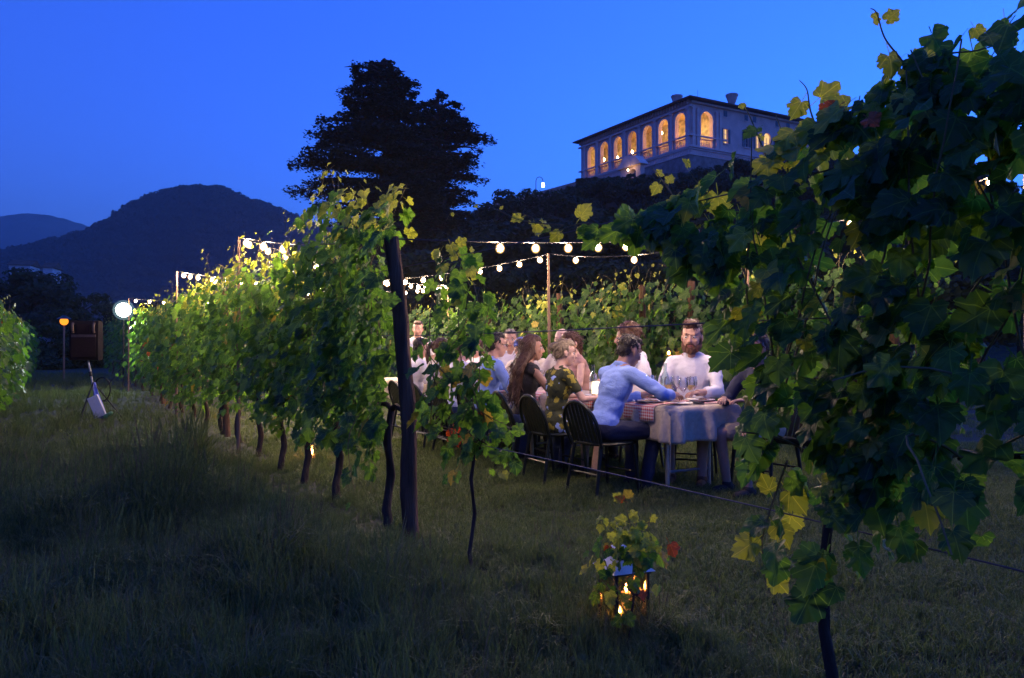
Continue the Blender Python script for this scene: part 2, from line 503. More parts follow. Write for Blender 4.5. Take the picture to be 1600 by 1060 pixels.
def scatter(name, coll, P, S, label, weights=None):
    n = len(P); me = bpy.data.meshes.new(name)
    me.vertices.add(n); me.vertices.foreach_set('co', np.ascontiguousarray(P, dtype=np.float32).ravel())
    a = me.attributes.new('sc', 'FLOAT', 'POINT'); a.data.foreach_set('value', S.astype(np.float32))
    a = me.attributes.new('rz', 'FLOAT', 'POINT'); a.data.foreach_set('value', rng.uniform(0, 6.28, n).astype(np.float32))
    a = me.attributes.new('ix', 'INT', 'POINT')
    k = len(coll.objects); a.data.foreach_set('value', rng.choice(k, n, p=weights).astype(np.int32))
    o = link(bpy.data.objects.new(name, me))
    ng = bpy.data.node_groups.new(name, 'GeometryNodeTree')
    ng.interface.new_socket('Geometry', in_out='INPUT', socket_type='NodeSocketGeometry')
    ng.interface.new_socket('Geometry', in_out='OUTPUT', socket_type='NodeSocketGeometry')
    N = ng.nodes; L = ng.links
    gi = N.new('NodeGroupInput'); go = N.new('NodeGroupOutput')
    ci = N.new('GeometryNodeCollectionInfo'); ci.inputs['Collection'].default_value = coll
    ci.inputs['Separate Children'].default_value = True; ci.inputs['Reset Children'].default_value = True
    ip = N.new('GeometryNodeInstanceOnPoints'); ip.inputs['Pick Instance'].default_value = True
    def attr(nm, tp):
        q = N.new('GeometryNodeInputNamedAttribute'); q.data_type = tp; q.inputs['Name'].default_value = nm
        return q.outputs[0]
    cx = N.new('ShaderNodeCombineXYZ'); L.new(attr('rz', 'FLOAT'), cx.inputs[2])
    L.new(gi.outputs[0], ip.inputs['Points']); L.new(ci.outputs[0], ip.inputs['Instance'])
    L.new(attr('ix', 'INT'), ip.inputs['Instance Index']); L.new(cx.outputs[0], ip.inputs['Rotation']); L.new(attr('sc', 'FLOAT'), ip.inputs['Scale'])
    L.new(ip.outputs[0], go.inputs[0])
    m = o.modifiers.new('gn', 'NODES'); m.node_group = ng
    tag(o, label, None, None, 'stuff')
    return o

def tuft_coll(name, objs):
    c = bpy.data.collections.new(name)
    for o in objs: c.objects.link(o)
    return c
# ------------------------------------------------------------------ ground and hills
def ground():
    xs = np.concatenate([-np.geomspace(3000, 12, 46), np.linspace(-11.5, 11.5, 70), np.geomspace(12, 3000, 46)])
    ys = np.concatenate([-np.geomspace(400, 6, 12), np.linspace(-5, 30, 110), np.geomspace(30.5, 4000, 80)])
    V = np.array([(x, y, gz(x, y)) for y in ys for x in xs])
    nx = len(xs); ny = len(ys)
    i, j = np.meshgrid(np.arange(nx - 1), np.arange(ny - 1))
    a = (j * nx + i).ravel()
    F = np.stack([a, a + 1, a + nx + 1, a + nx], 1)
    me = np_mesh('ground', V, F, M['ground'], smooth=True, fn=4)
    tag(link(bpy.data.objects.new('ground', me)), 'grassy vineyard ground rising to the hill under the villa', kind='structure')
ground()

def hill(name, y, prof, m, depth, label, amp, cell):
    """a wooded ridge: profile [(photo x, photo y)] seen at distance y, swelling towards the viewer and falling away behind"""
    P = np.array([((x - 800) / 1220 * y, (540 - yy) / 1220 * y + CH) for x, yy in prof])
    x0, x1 = P[0, 0], P[-1, 0]
    nx = int((x1 - x0) / cell); ns = int(2 * depth / cell)
    X, T = np.meshgrid(np.linspace(x0, x1, nx), np.linspace(-1, 1, ns))
    H = np.interp(X, P[:, 0], P[:, 1])
    k = np.ones(5) / 5
    H = np.array([np.convolve(np.pad(r, 2, mode='edge'), k, 'valid') for r in H])
    Z = H * np.cos(T * pi / 2) ** 0.8
    Y = y + T * depth + 0.12 * depth * np.sin(X * 0.011)
    V = np.stack([X, Y, Z], 2).reshape(-1, 3)
    out = V.copy()
    for i in range(len(V)):
        v = Vector(V[i] / (cell * 3.0))
        out[i, 2] += amp * (noise.noise(v) + 0.7 * noise.noise(v * 2.9)) + 2.5 * amp * noise.noise(v * 0.16)
    a = (np.arange(ns - 1)[:, None] * nx + np.arange(nx - 1)[None]).ravel()
    F = np.stack([a, a + 1, a + nx + 1, a + nx], 1)
    me = np_mesh(name, out, F, m, smooth=False, fn=4)
    tag(link(bpy.data.objects.new(name, me)), label, kind='structure')
    return out.reshape(ns, nx, 3)
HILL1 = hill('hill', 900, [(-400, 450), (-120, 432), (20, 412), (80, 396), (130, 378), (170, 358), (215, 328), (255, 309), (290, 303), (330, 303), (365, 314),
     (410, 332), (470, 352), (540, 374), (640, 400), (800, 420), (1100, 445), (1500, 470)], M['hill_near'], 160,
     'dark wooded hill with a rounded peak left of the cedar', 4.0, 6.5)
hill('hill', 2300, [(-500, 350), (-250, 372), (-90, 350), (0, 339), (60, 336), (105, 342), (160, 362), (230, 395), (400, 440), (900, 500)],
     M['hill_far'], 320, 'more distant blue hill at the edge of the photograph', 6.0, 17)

# ------------------------------------------------------------------ villa
def arch_wall(mb, T, s0, s1, z0, z1, openings, th, mi=0, n=12):
    """wall in the local plane u (along) / z, thickness th in +w; openings (centre, half width, bottom, spring, arched)"""
    def P(u, w, z): return T(u, w, z)
    def prism(poly):
        k = len(poly)
        vs = [P(u, 0, z) for u, z in poly] + [P(u, th, z) for u, z in poly]
        fs = [tuple(range(k)), tuple(range(2 * k - 1, k - 1, -1))]
        fs += [((i + 1) % k, i, k + i, k + (i + 1) % k) for i in range(k)]
        mb.add(vs, fs, mi)
    cur = s0
    for c, hw, zb, zs, arched in openings:
        if c - hw > cur: prism([(cur, z0), (c - hw, z0), (c - hw, z1), (cur, z1)])
        if zb > z0: prism([(c - hw, z0), (c + hw, z0), (c + hw, zb), (c - hw, zb)])
        if arched:
            pts = [(c - hw * cos(pi * i / n), zs + hw * sin(pi * i / n)) for i in range(n + 1)]
            for i in range(n):
                a, b = pts[i], pts[i + 1]
                prism([a, b, (b[0], z1), (a[0], z1)])
        else:
            prism([(c - hw, zs), (c + hw, zs), (c + hw, z1), (c - hw, z1)])
        cur = c + hw
    if cur < s1: prism([(cur, z0), (s1, z0), (s1, z1), (cur, z1)])

def build_villa():
    B = 30.6
    v = empty('villa', (VC.x, VC.y, 0), atan2(VR.y, VR.x))
    tag(v, 'pale renaissance villa on the hilltop with a lit arched loggia and dark roof', 'villa')
    TL = lambda u, w, z: Vector((w, u, z))            # loggia face: outward is -x
    TR = lambda u, w, z: Vector((u, w, z))            # long flank: outward is -y
    cs = [2.45 + 4.31 * i for i in range(7)]
    ops = [(c, 1.25, 34.7, 39.35, True) for c in cs]
    mb = MB(); arch_wall(mb, TL, 0, 32, B, 42.1, ops, 0.7); mb.build('loggia_wall', M['stucco'], v, smooth=False)
    fops = [(3.55, 1.35, 34.7, 39.35, True), (7.97, 0.5, 35.9, 38.4, False), (13.0, 0.55, 35.9, 38.4, False), (15.7, 0.5, 35.9, 38.4, False),
            (18.1, 0.85, 35.3, 38.2, True), (20.7, 0.5, 35.9, 38.4, False), (23.4, 0.5, 35.9, 38.4, False), (26.5, 0.5, 35.9, 38.4, False)]
    mb = MB(); arch_wall(mb, TR, 0.703, 33, B, 42.1, fops, 0.7); mb.build('flank_wall', M['stucco'], v, smooth=False)
    mb = MB()
    mb.box(5.2, 5.5, 0.705, 31.5, 34.6, 41.4)
    mb.box(0.705, 5.19, 31.2, 31.6, 34.6, 41.4)
    mb.build('loggia_inner_wall', M['fresco'], v, smooth=False)
    mb = MB(); mb.box(0.705, 5.19, 0.705, 31.19, 34.3, 34.58); mb.build('loggia_floor', M['stone_trim'], v, smooth=False)
    mb = MB(); mb.box(0.705, 5.19, 0.705, 31.19, 41.42, 41.6); mb.build('loggia_ceiling', M['ochre'], v, smooth=False)
    mb = MB(); mb.box(32.3, 33.0, 0.75, 32, B, 42.1); mb.box(0.75, 32.2, 31.65, 32.0, B, 42.1); mb.build('rear_wall', M['stucco'], v, smooth=False)
    # doors inside the loggia
    for c in (8.9, 17.5, 26.2):
        mb = MB(); mb.box(5.12, 5.19, c - 0.7, c + 0.7, 34.6, 37.6); mb.build('door', M['shutter'], v, smooth=False)
    # lamps inside the loggia
    for (u, z) in ((2.2, 38.6), (6.6, 38.4), (10.8, 39.6), (19.3, 38.0), (23.9, 37.9), (2.8, 36.6), (28.3, 38.4)):
        l = MB(); l.ell((0, 0, 0), (0.17, 0.17, 0.3), 8, 6)
        l.build('lamp', M['loggia_lamp'], v, loc=(3.0, u, z))
    # pilasters and arch surrounds
    for i in range(8):
        u = 2.45 - 4.31 / 2 + 4.31 * i
        u = max(0.45, min(31.55, u))
        mb = MB()
        mb.box(-0.28, -0.005, u - 0.3, u + 0.3, 36.2, 41.0)
        mb.box(-0.36, -0.006, u - 0.42, u + 0.42, 40.7, 41.0 + 0.0)
        mb.box(-0.36, -0.006, u - 0.40, u + 0.40, 34.6, 36.2)
        mb.build('pilaster', M['stone_trim'], v, smooth=False)
    for u in (0.5, 1.5, 5.8, 6.6):
        mb = MB()
        mb.box(u - 0.25, u + 0.25, -0.28, -0.005, 36.2, 41.0)
        mb.box(u - 0.34, u + 0.34, -0.36, -0.006, 34.6, 36.2)
        mb.build('pilaster', M['stone_trim'], v, smooth=False)
    def surround(T, c, hw):
        mb = MB(); pts = [(c - hw, 36.0)] + [(c - hw * cos(pi * i / 12), 39.35 + hw * sin(pi * i / 12)) for i in range(13)] + [(c + hw, 36.0)]
        q = [(c - hw - .28, 36.0)] + [(c - (hw + .28) * cos(pi * i / 12), 39.35 + (hw + .28) * sin(pi * i / 12)) for i in range(13)] + [(c + hw + .28, 36.0)]
        for i in range(len(pts) - 1):
            a, b, d, e = pts[i], pts[i + 1], q[i + 1], q[i]
            vs = [T(p[0], -0.12, p[1]) for p in (a, b, d, e)] + [T(p[0], -0.004, p[1]) for p in (a, b, d, e)]
            mb.add(vs, [(0, 1, 2, 3), (4, 7, 6, 5), (0, 4, 5, 1), (2, 6, 7, 3), (0, 3, 7, 4), (1, 5, 6, 2)])
        mb.build('arch_surround', M['stone_trim'], v, smooth=False)
    for c in cs: surround(TL, c, 1.25)
    surround(TR, 3.55, 1.35)
    # balusters in the arches
    def balusters(T, a, b, z0, z1, name, par, step=0.36, w=0.35):
        mb = MB(); u = a + step / 2
        while u < b:
            c = T(u, w, z0)
            mb.lathe([(0.06, 0.0), (0.12, 0.25 * (z1 - z0)), (0.05, 0.6 * (z1 - z0)), (0.07, (z1 - z0) - 0.16)], 6, c)
            u += step
        o = mb.build(name, M['stone_trim'], par); return o
    rails = []
    for c in cs:
        r = MB()
        for p in [TL(c - 1.245, 0.2, 36.0)]:
            r.box(0.2, 0.5, c - 1.245, c + 1.245, 35.95, 36.12)
        ro = r.build('parapet', M['stone_trim'], v, smooth=False)
        balusters(TL, c - 1.24, c + 1.24, 34.72, 36.1, 'baluster', ro)
    r = MB(); r.box(3.55 - 1.345, 3.55 + 1.345, 0.2, 0.5, 35.95, 36.12)
    ro = r.build('parapet', M['stone_trim'], v, smooth=False); balusters(TR, 3.55 - 1.34, 3.55 + 1.34, 34.72, 36.1, 'baluster', ro)
    # string course, frieze, eaves brackets
    mb = MB()
    mb.box(-0.42, -0.007, -0.42, 32.4, 36.2, 36.42); mb.box(-0.006, 8.0, -0.42, -0.007, 36.2, 36.42)
    mb.box(-0.42, -0.007, -0.42, 32.4, 34.3, 34.6); mb.box(-0.006, 33.0, -0.42, -0.007, 34.3, 34.6)
    mb.box(-0.42, -0.007, -0.42, 32.4, 41.0, 41.3); mb.box(-0.006, 33.0, -0.42, -0.007, 41.75, 42.05)
    mb.build('string_course', M['stone_trim'], v, smooth=False)
    for i in range(44):
        mb = MB(); u = 0.3 + i * 0.735
        mb.box(-0.5, -0.008, u - 0.13, u + 0.13, 41.6, 42.2); mb.build('bracket', M['stone_trim'], v, smooth=False)
    # roof with overhang
    mb = MB(); e = 1.25; z = 42.25
    A = [(-e, -e, z), (33 + e, -e, z), (33 + e, 32 + e, z), (-e, 32 + e, z)]
    I = [(12, 12, z + 2.3), (21, 12, z + 2.3), (21, 20, z + 2.3), (12, 20, z + 2.3)]
    up = [(x, y, zz + 0.22) for x, y, zz in A]
    mb.add(A + up + I, [(3, 2, 1, 0), (0, 1, 5, 4), (1, 2, 6, 5), (2, 3, 7, 6), (3, 0, 4, 7),
                        (4, 5, 9, 8), (5, 6, 10, 9), (6, 7, 11, 10), (7, 4, 8, 11), (8, 9, 10, 11)])
    rf = mb.build('roof', M['roof'], v, smooth=False)
    mb = MB(); mb.tube([(1.2, -0.4, 42.4), (1.2, -0.4, 43.9)], 0.03, 5); mb.build('finial', M['black_metal'], rf)
    # flared chimneys
    for (x, y, k) in ((5.0, 9.0, .95), (13.5, 4.0, 1.0), (30.5, 4.0, .95)):
        mb = MB(); T = Matrix.Translation((x, y, 42.6)) @ Matrix.Scale(k, 4)
        mb.lathe([(0.5, 0), (0.5, 2.0), (0.62, 2.1), (1.05, 3.4), (1.12, 3.45), (1.12, 3.75), (0.9, 3.8), (0.0, 3.8)], 8, T=T)
        mb.build('chimney', M['stucco'], rf, smooth=False)
    # windows of the flank
    lit = {7.97: 1, 13.0: 0, 15.7: 1, 18.1: 1, 20.7: 1, 23.4: 1, 26.5: 0}
    for (c, hw, zb, zs, arched) in fops[1:]:
        mb = MB(); zt = zs if not arched else zs + hw
        mb.box(c - hw, c + hw, 0.30, 0.34, zb, zt)
        wo = mb.build('window', M['lit_window'] if lit[c] else M['dark_glass'], v, smooth=False)
        mb = MB()
        for q in (c - hw + 0.04, c, c + hw - 0.04): mb.box(q - 0.04, q + 0.04, 0.22, 0.298, zb, zs)
        for q in (0.33, 0.66): mb.box(c - hw, c + hw, 0.24, 0.296, zb + (zs - zb) * q - 0.03, zb + (zs - zb) * q + 0.03)
        mb.build('frame', M['white_wall'], wo, smooth=False)
        mb = MB(); mb.box(c - hw - 0.15, c + hw + 0.15, -0.18, -0.004, zb - 0.2, zb - 0.02); mb.build('sill', M['stone_trim'], wo, smooth=False)
        if not arched:
            for s in (-1, 1):
                mb = MB(); a = c + s * (hw + 0.02); b = c + s * (2 * hw + 0.02)
                mb.box(min(a, b), max(a, b), -0.09, -0.004, zb, zs)
                mb.build('shutter', M['shutter'], v, smooth=False)
    for u in (7.9, 12.9, 14.9, 20.6, 23.4, 26.4):
        mb = MB(); mb.box(u - 0.42, u + 0.42, -0.03, -0.004, 40.5, 41.55)
        wo = mb.build('window', M['dark_glass'], v, smooth=False)
        mb = MB(); mb.box(u - 0.52, u + 0.52, -0.08, -0.005, 40.36, 40.49); mb.build('sill', M['stone_trim'], wo, smooth=False)
    # terrace in front, with balustrade and retaining wall
    mb = MB()
    mb.box(-3.6, -0.01, -3.6, 34, 20, 31.9); mb.box(0.0, 34, -3.6, -0.01, 20, 31.9)
    te = mb.build('terrace_wall', M['rough_stone'], v, smooth=False)
    mb = MB(); mb.box(-3.7, -3.35, -3.7, 34, 32.85, 33.0); mb.box(-3.34, 34, -3.7, -3.35, 32.85, 33.0)
    mb.box(-3.7, -3.35, -3.7, 34, 31.91, 32.05); mb.box(-3.34, 34, -3.7, -3.35, 31.91, 32.05)
    mb.build('terrace_rail', M['stone_trim'], te, smooth=False)
    tb = MB(); u = -3.3
    while u < 34:
        for c in ((-3.52, u, 32.05), (u + 0.2, -3.52, 32.05)):
            tb.lathe([(0.06, 0), (0.12, 0.22), (0.05, 0.55), (0.07, 0.81)], 6, c)
        u += 0.42
    ob = tb.build('terrace_balusters', M['stone_trim'], te); ob['kind'] = 'stuff'
    return v
build_villa()

def build_portal():
    c = px(985, 262, 118)
    g = empty('gate_portal', (c.x, c.y, c.z - 4.5), atan2(VR.y, VR.x) - pi / 2)
    tag(g, 'small gabled garden portal lit by a lamp below the villa loggia', 'gatehouse')
    mb = MB(); arch_wall(mb, lambda u, w, z: Vector((u, w, z)), -2.4, 2.4, 0, 4.6, [(0.6, 0.8, 0, 3.4, True)], 0.8)
    mb.build('wall', M['stucco'], g, smooth=False)
    mb = MB()
    vs = [(-2.9, -0.35, 4.6), (2.9, -0.35, 4.6), (1.5, -0.35, 6.0), (-1.0, -0.35, 6.4)]
    vs += [(x, 1.2, z) for x, y, z in vs]
    mb.add(vs, [(0, 1, 2, 3), (7, 6, 5, 4), (0, 4, 5, 1), (1, 5, 6, 2), (2, 6, 7, 3), (3, 7, 4, 0)])
    mb.build('gable', M['stone_trim'], g, smooth=False)
    mb = MB(); mb.ell((0, 0, 0), (0.10, 0.10, 0.12), 8, 6); mb.build('lamp', M['loggia_lamp'], g, loc=(0.6, -0.9, 3.9))
    mb = MB(); mb.tube([(0.6, -0.01, 4.3), (0.6, -0.9, 4.3), (0.6, -0.9, 4.05)], 0.03, 5); mb.build('bracket', M['black_metal'], g)
    # garden wall that runs down the hill to the left
    a = px(908, 282, 128); b = px(762, 322, 112)
    w = MB(); n = 14
    for i in range(n):
        p = a.lerp(b, i / n); q = a.lerp(b, (i + 1) / n)
        vs = []
        for (r, o) in ((p, 0), (q, 0), (q, 0.5), (p, 0.5)):
            vs.append((r.x, r.y + o, r.z - 5)); 
        for (r, o) in ((p, 0), (q, 0), (q, 0.5), (p, 0.5)):
            vs.append((r.x, r.y + o, r.z))
        w.add(vs, [(0, 3, 2, 1), (4, 5, 6, 7), (0, 1, 5, 4), (1, 2, 6, 5), (2, 3, 7, 6), (3, 0, 4, 7)])
    o = w.build('garden_wall', M['rough_stone'], smooth=False)
    tag(o, 'low stone wall sloping down the hill from the villa terrace', 'wall')
    # curved street lamp on the slope
    c = px(843, 300, 110)
    s = empty('street_lamp', (c.x, c.y, c.z - 6))
    tag(s, 'lit street lamp with curved arm on the slope beside the villa', 'street lamp')
    mb = MB(); mb.tube([(-0.5, 0, 0), (-0.5, 0, 7.5)] + [(-0.0 - 0.5 * cos(a), 0, 7.5 + 0.6 * sin(a)) for a in np.linspace(0.1, pi - .1, 8)] + [(0.5, 0, 7.2)], 0.05, 5)
    mb.build('pole', M['black_metal'], s)
    mb = MB(); mb.ell((0.5, 0, 6.95), (0.20, 0.20, 0.38), 8, 6); mb.build('lamp', M['village_lamp'], s)
build_portal()

# ------------------------------------------------------------------ trees
def scatter_faces(P, N, size, name, m, jitter=0.5, quad=True):
    """small bent leaf clumps at points P"""
    n = len(P)
    a = rng.normal(size=(n, 3)); a /= np.linalg.norm(a, axis=1)[:, None]
    Nn = N + jitter * a
    Nn /= np.linalg.norm(Nn, axis=1)[:, None]
    b = rng.normal(size=(n, 3)); t = np.cross(Nn, b); t /= np.linalg.norm(t, axis=1)[:, None]
    u = np.cross(Nn, t)
    s = (size * rng.uniform(0.5, 1.3, n))[:, None]
    V = np.stack([P - t * s * .6, P + u * s * .45 + Nn * s * .12, P + t * s * .6, P - u * s * .45 + Nn * s * .12], 1).reshape(-1, 3)
    i = np.arange(n)[:, None] * 4
    F = np.concatenate([i + [0, 1, 2], i + [0, 2, 3]], 1).reshape(-1, 3)
    return np_mesh(name, V, F, m)

def crown_points(n, blobs):
    k = len(blobs); B = np.array(blobs)
    w = (B[:, 3] ** 2); w /= w.sum()
    idx = rng.choice(k, n, p=w)
    d = rng.normal(size=(n, 3)); d /= np.linalg.norm(d, axis=1)[:, None]
    r = rng.uniform(0.35, 1, n) ** 0.45
    P = B[idx, :3] + d * (B[idx, 3] * r)[:, None] * np.array([1, 1, .82])
    return P, d

def make_tree_protos():
    out = []
    for k in range(4):
        bl = []
        for i in range(16):
            a = rng.uniform(0, 2 * pi); r = rng.uniform(0, 2.3); z = rng.uniform(2.6, 7.2)
            r *= 1 - 0.45 * abs((z - 4.2) / 3.4)
            bl.append((r * cos(a), r * sin(a), z, rng.uniform(0.7, 1.35)))
        P, d = crown_points(3600, bl)
        cm = scatter_faces(P, d, 0.30, 'crown', M['far_leaf'])
        mb = MB(); mb.tube([(0, 0, -1.0), (0.05, 0, 1.5), (0.1, 0.1, 3.5), (0, 0.1, 6)], [0.28, 0.2, 0.13, 0.03], 7)
        for b in bl[:8]:
            z = max(1.4, b[2] - 1.4)
            mb.tube([(0.05, 0.03, z), (b[0] * .6, b[1] * .6, (z + b[2]) / 2), b[:3]], [0.09, 0.05, 0.02], 5)
        tm = mb.mesh('trunk', M['bark'])
        out.append((cm, tm))
    return out
TREES = make_tree_protos()
def place_tree(x, y, h, label, group='dark trees on the villa hillside', cat='tree', name='broadleaf_tree', base=None, wide=1.0):
    k = random.randrange(4)
    e = empty(name, (x, y, gz(x, y) if base is None else base), random.uniform(0, 6.28))
    s = h / 8.3
    e.scale = (s * wide, s * wide, s)
    link(bpy.data.objects.new('crown', TREES[k][0]), e)
    link(bpy.data.objects.new('trunk', TREES[k][1]), e)
    tag(e, label, cat, group)

# (photo x, photo y of the top, distance, height)
spots = [
 (775, 300, 95, 9, 'tree standing alone on the skyline between cedar and villa wall'),
 (808, 288, 98, 8, 'round topped skyline tree beside the curved street lamp'),
 (748, 325, 80, 9, 'tree tucked against the lower branches of the great cedar'),
 (868, 292, 92, 8, 'tree in front of the low end of the garden wall'),
 (905, 282, 100, 8, 'tree below the far corner of the villa loggia'),
 (940, 276, 98, 8, 'tree just below the lit garden portal'),
 (1000, 268, 100, 9, 'tree under the middle arches of the villa terrace'),
 (1050, 272, 96, 8, 'tree under the terrace corner of the villa'),
 (1105, 256, 100, 9, 'tree under the corner arch of the villa flank'),
 (1150, 238, 98, 10, 'tall bush like tree covering the villa flank windows'),
 (1195, 232, 96, 10, 'tallest tree against the villa flank, below the arched window'),
 (1250, 236, 94, 10, 'tree rising behind the yellow vine tips at the villa end'),
 (1320, 240, 95, 10, 'tree behind the near vine crown, beyond the villa'),
 (1420, 260, 90, 11, 'tree mostly hidden by the top of the near vine'),
 (1560, 270, 85, 11, 'tree hidden behind the dark right side of the near vine'),
 (700, 335, 64, 9, 'tree behind the row of bulbs and below the cedar'),
 (755, 345, 60, 9, 'dark tree directly above the first bulb of the near string'),
 (815, 330, 62, 9, 'dark tree directly above the third bulb of the near string'),
 (875, 325, 60, 9, 'dark tree directly above the pole of the sloping string'),
 (935, 318, 62, 10, 'dark tree directly above the fifth bulb of the near string'),
 (1000, 310, 60, 10, 'dark tree above the last bulb of the near string'),
 (1060, 305, 58, 10, 'dark tree behind the long shoot of the near vine'),
 (1130, 300, 56, 10, 'dark tree filling the gap under the near vine shoulder'),
 (1210, 300, 54, 10, 'dark tree seen through the upper leaves of the near vine'),
 (1300, 300, 52, 10, 'dark tree seen through the middle of the near vine'),
 (1400, 310, 50, 10, 'dark tree seen through thin leaves at the vine centre'),
 (1510, 320, 48, 10, 'dark tree behind the lit meadow patch'),
 (1600, 330, 46, 10, 'dark tree at the photograph edge behind the meadow'),
 (640, 380, 46, 8, 'low tree behind the leaning wooden post'),
 (560, 395, 52, 8, 'low tree below the left branches of the cedar'),
 (720, 395, 42, 7, 'low bushy tree right behind the far vine row posts'),
 (800, 398, 40, 7, 'low bushy tree above the far vine row near its middle'),
 (890, 398, 38, 7, 'low bushy tree above the far vine row by the thin pole'),
 (980, 392, 36, 7, 'low bushy tree above the tall shoots of the far vine row'),
 (1070, 385, 34, 7, 'low bushy tree beside the bearded man above the row'),
 (1170, 380, 32, 7, 'low bushy tree behind the near vine left edge'),
 (1280, 370, 30, 7, 'low bushy tree behind the near vine trunk'),
 (1400, 360, 28, 7, 'low bushy tree behind the near vine, beyond meadow'),
 (1530, 350, 26, 7, 'low bushy tree closest to the meadow corner'),
]
for x, y, d, h, lab in spots:
    p = px(x, y, d)
    place_tree(p.x, p.y, max(3.5, p.z - gz(p.x, p.y)), lab, wide=1.3)
for i, (x, y, d, h, lab) in enumerate([
 (20, 425, 95, 8, 'dark tree in front of the white farmhouse at the left edge'),
 (52, 412, 90, 9, 'dark tree between farmhouse walls at the left'),
 (90, 432, 85, 9, 'dark tree above the orange lamp at the left'),
 (130, 448, 75, 8, 'dark tree behind the loudspeaker'),
 (170, 462, 70, 7, 'dark tree left of the floodlight'),
 (235, 462, 80, 7, 'dark tree right of the floodlight beyond the row'),
 (300, 458, 80, 7, 'dark tree under the far sloping string of bulbs'),
 (370, 452, 78, 8, 'dark tree behind the tall thin pole by the row'),
 (440, 445, 76, 8, 'dark tree under the short string left of the post'),
 (-20, 415, 92, 9, 'dark tree at the extreme left edge before the hill')]):
    p = px(x, y, d)
    place_tree(p.x, p.y, max(3.5, p.z - gz(p.x, p.y)), lab, 'dark trees at the foot of the hill', wide=1.35)

for i, (x, y, d, lab) in enumerate([(95, 506, 44, 'low bush closing the aisle behind the orange lamp'), (125, 503, 42, 'low bush closing the aisle behind the loudspeaker'), (158, 505, 43, 'low bush closing the aisle beside the floodlight stand'),
                                (66, 500, 40, 'low bush at the end of the left row'), (185, 500, 46, 'low bush behind the floodlight'), (212, 496, 45, 'low bush behind the end of the middle row')]):
    p = px(x, y, d); e = empty('bush', (p.x, p.y, gz(p.x, p.y) - .5), i * 1.7); s_ = (p.z + .5) / 8.0; e.scale = (s_ * 1.3, s_ * 1.3, s_)
    c = link(bpy.data.objects.new('crown', TREES[i % 4][0]), e); c.location = (0, 0, 0)
    c = link(bpy.data.objects.new('skirt', TREES[(i + 1) % 4][0]), e); c.location = (.4, 0, -2.6)
    tag(e, lab, 'bush', 'low bushes at the end of the aisle')
def woods():
    # far hill: rounded crowns packed over the whole slope that faces the vineyard
    H = HILL1; ns, nx, _ = H.shape
    F = H[:int(ns * .56), :int(nx * .7)].reshape(-1, 3)
    P = F[rng.choice(len(F), 15000)] + rng.uniform(-3, 3, (15000, 3)) * [1, 1, 0] - [0, 0, 2.5]
    protos = []
    for k in range(3):
        bl = [(rng.normal(0, .32), rng.normal(0, .32), rng.uniform(.35, .9), rng.uniform(.3, .5)) for _ in range(6)]
        A, d = crown_points(260, bl)
        protos.append(bpy.data.objects.new('hill_crown', scatter_faces(A, d, .24, 'hill_crown', M['hill_leaf'])))
    scatter('hill_woods', tuft_coll('hill_crowns', protos), P, rng.uniform(6, 10, 15000), 'far off woods covering the dark hill')
    # villa hillside
    pts = []; sc_ = []
    while len(pts) < 620:
        x = rng.uniform(-45, 105); y = rng.uniform(60, 150); g = gz(x, y)
        if g < .4: continue
        l = Vector((x, y)) - VC; u = l.dot(VR); w = l.dot(VL)
        if u > -5.5 and w > -5.5: continue
        clear = max(0, -5 - min(u, w)); h = min(rng.uniform(4.5, 9), 2.4 + clear * .22)
        top = px(0, 0, 1); k = (x / y) * 1220 + 800
        lim = np.interp(k, [640, 760, 790, 835, 905, 1000, 1100, 1150, 1230, 1300], [345, 322, 300, 312, 276, 268, 262, 246, 238, 236])
        zmax = CH + (540 - lim) / 1220 * y
        if g + 1.5 > zmax: continue
        h = min(h, zmax - g)
        pts.append((x, y, g - .1 * h)); sc_.append(h / 8.0)
    cr = [bpy.data.objects.new('wood_crown', t[0]) for t in TREES]
    scatter('hillside_woods', tuft_coll('wood_crowns', cr), np.array(pts), np.array(sc_), 'dark bushy woods on the slope below the villa')
woods()
def farmhouse():
    for (x, y, d, w, lab) in ((30, 422, 140, 3.4, 'white farmhouse half hidden by trees at the left edge'),
                              (74, 426, 138, 1.5, 'narrow white house gable beyond the dark tree')):
        p = px(x, y, d)
        e = empty('farmhouse', (p.x, p.y, p.z - 5), 0.3)
        tag(e, lab, 'house', 'white houses at the foot of the hill')
        mb = MB(); mb.box(-w / 2, w / 2, 0, 6, 0, 5.8); mb.build('wall', M['white_wall'], e, smooth=False)
        mb = MB(); h = 5.82
        vs = [(-w / 2 - .3, -.3, h), (w / 2 + .3, -.3, h), (w / 2 + .3, 6.3, h), (-w / 2 - .3, 6.3, h), (-w / 2 - .3, 3, h + 1.2), (w / 2 + .3, 3, h + 1.2)]
        mb.add(vs, [(0, 3, 2, 1), (0, 1, 5, 4), (2, 3, 4, 5), (0, 4, 3), (1, 2, 5)])
        mb.build('roof', M['roof'], e, smooth=False)
        for k in (-0.25, 0.25):
            mb = MB(); mb.box(w * k - .35, w * k + .35, -.05, -.004, 2.6, 3.9); mb.build('window', M['dark_glass'], e, smooth=False)
farmhouse()

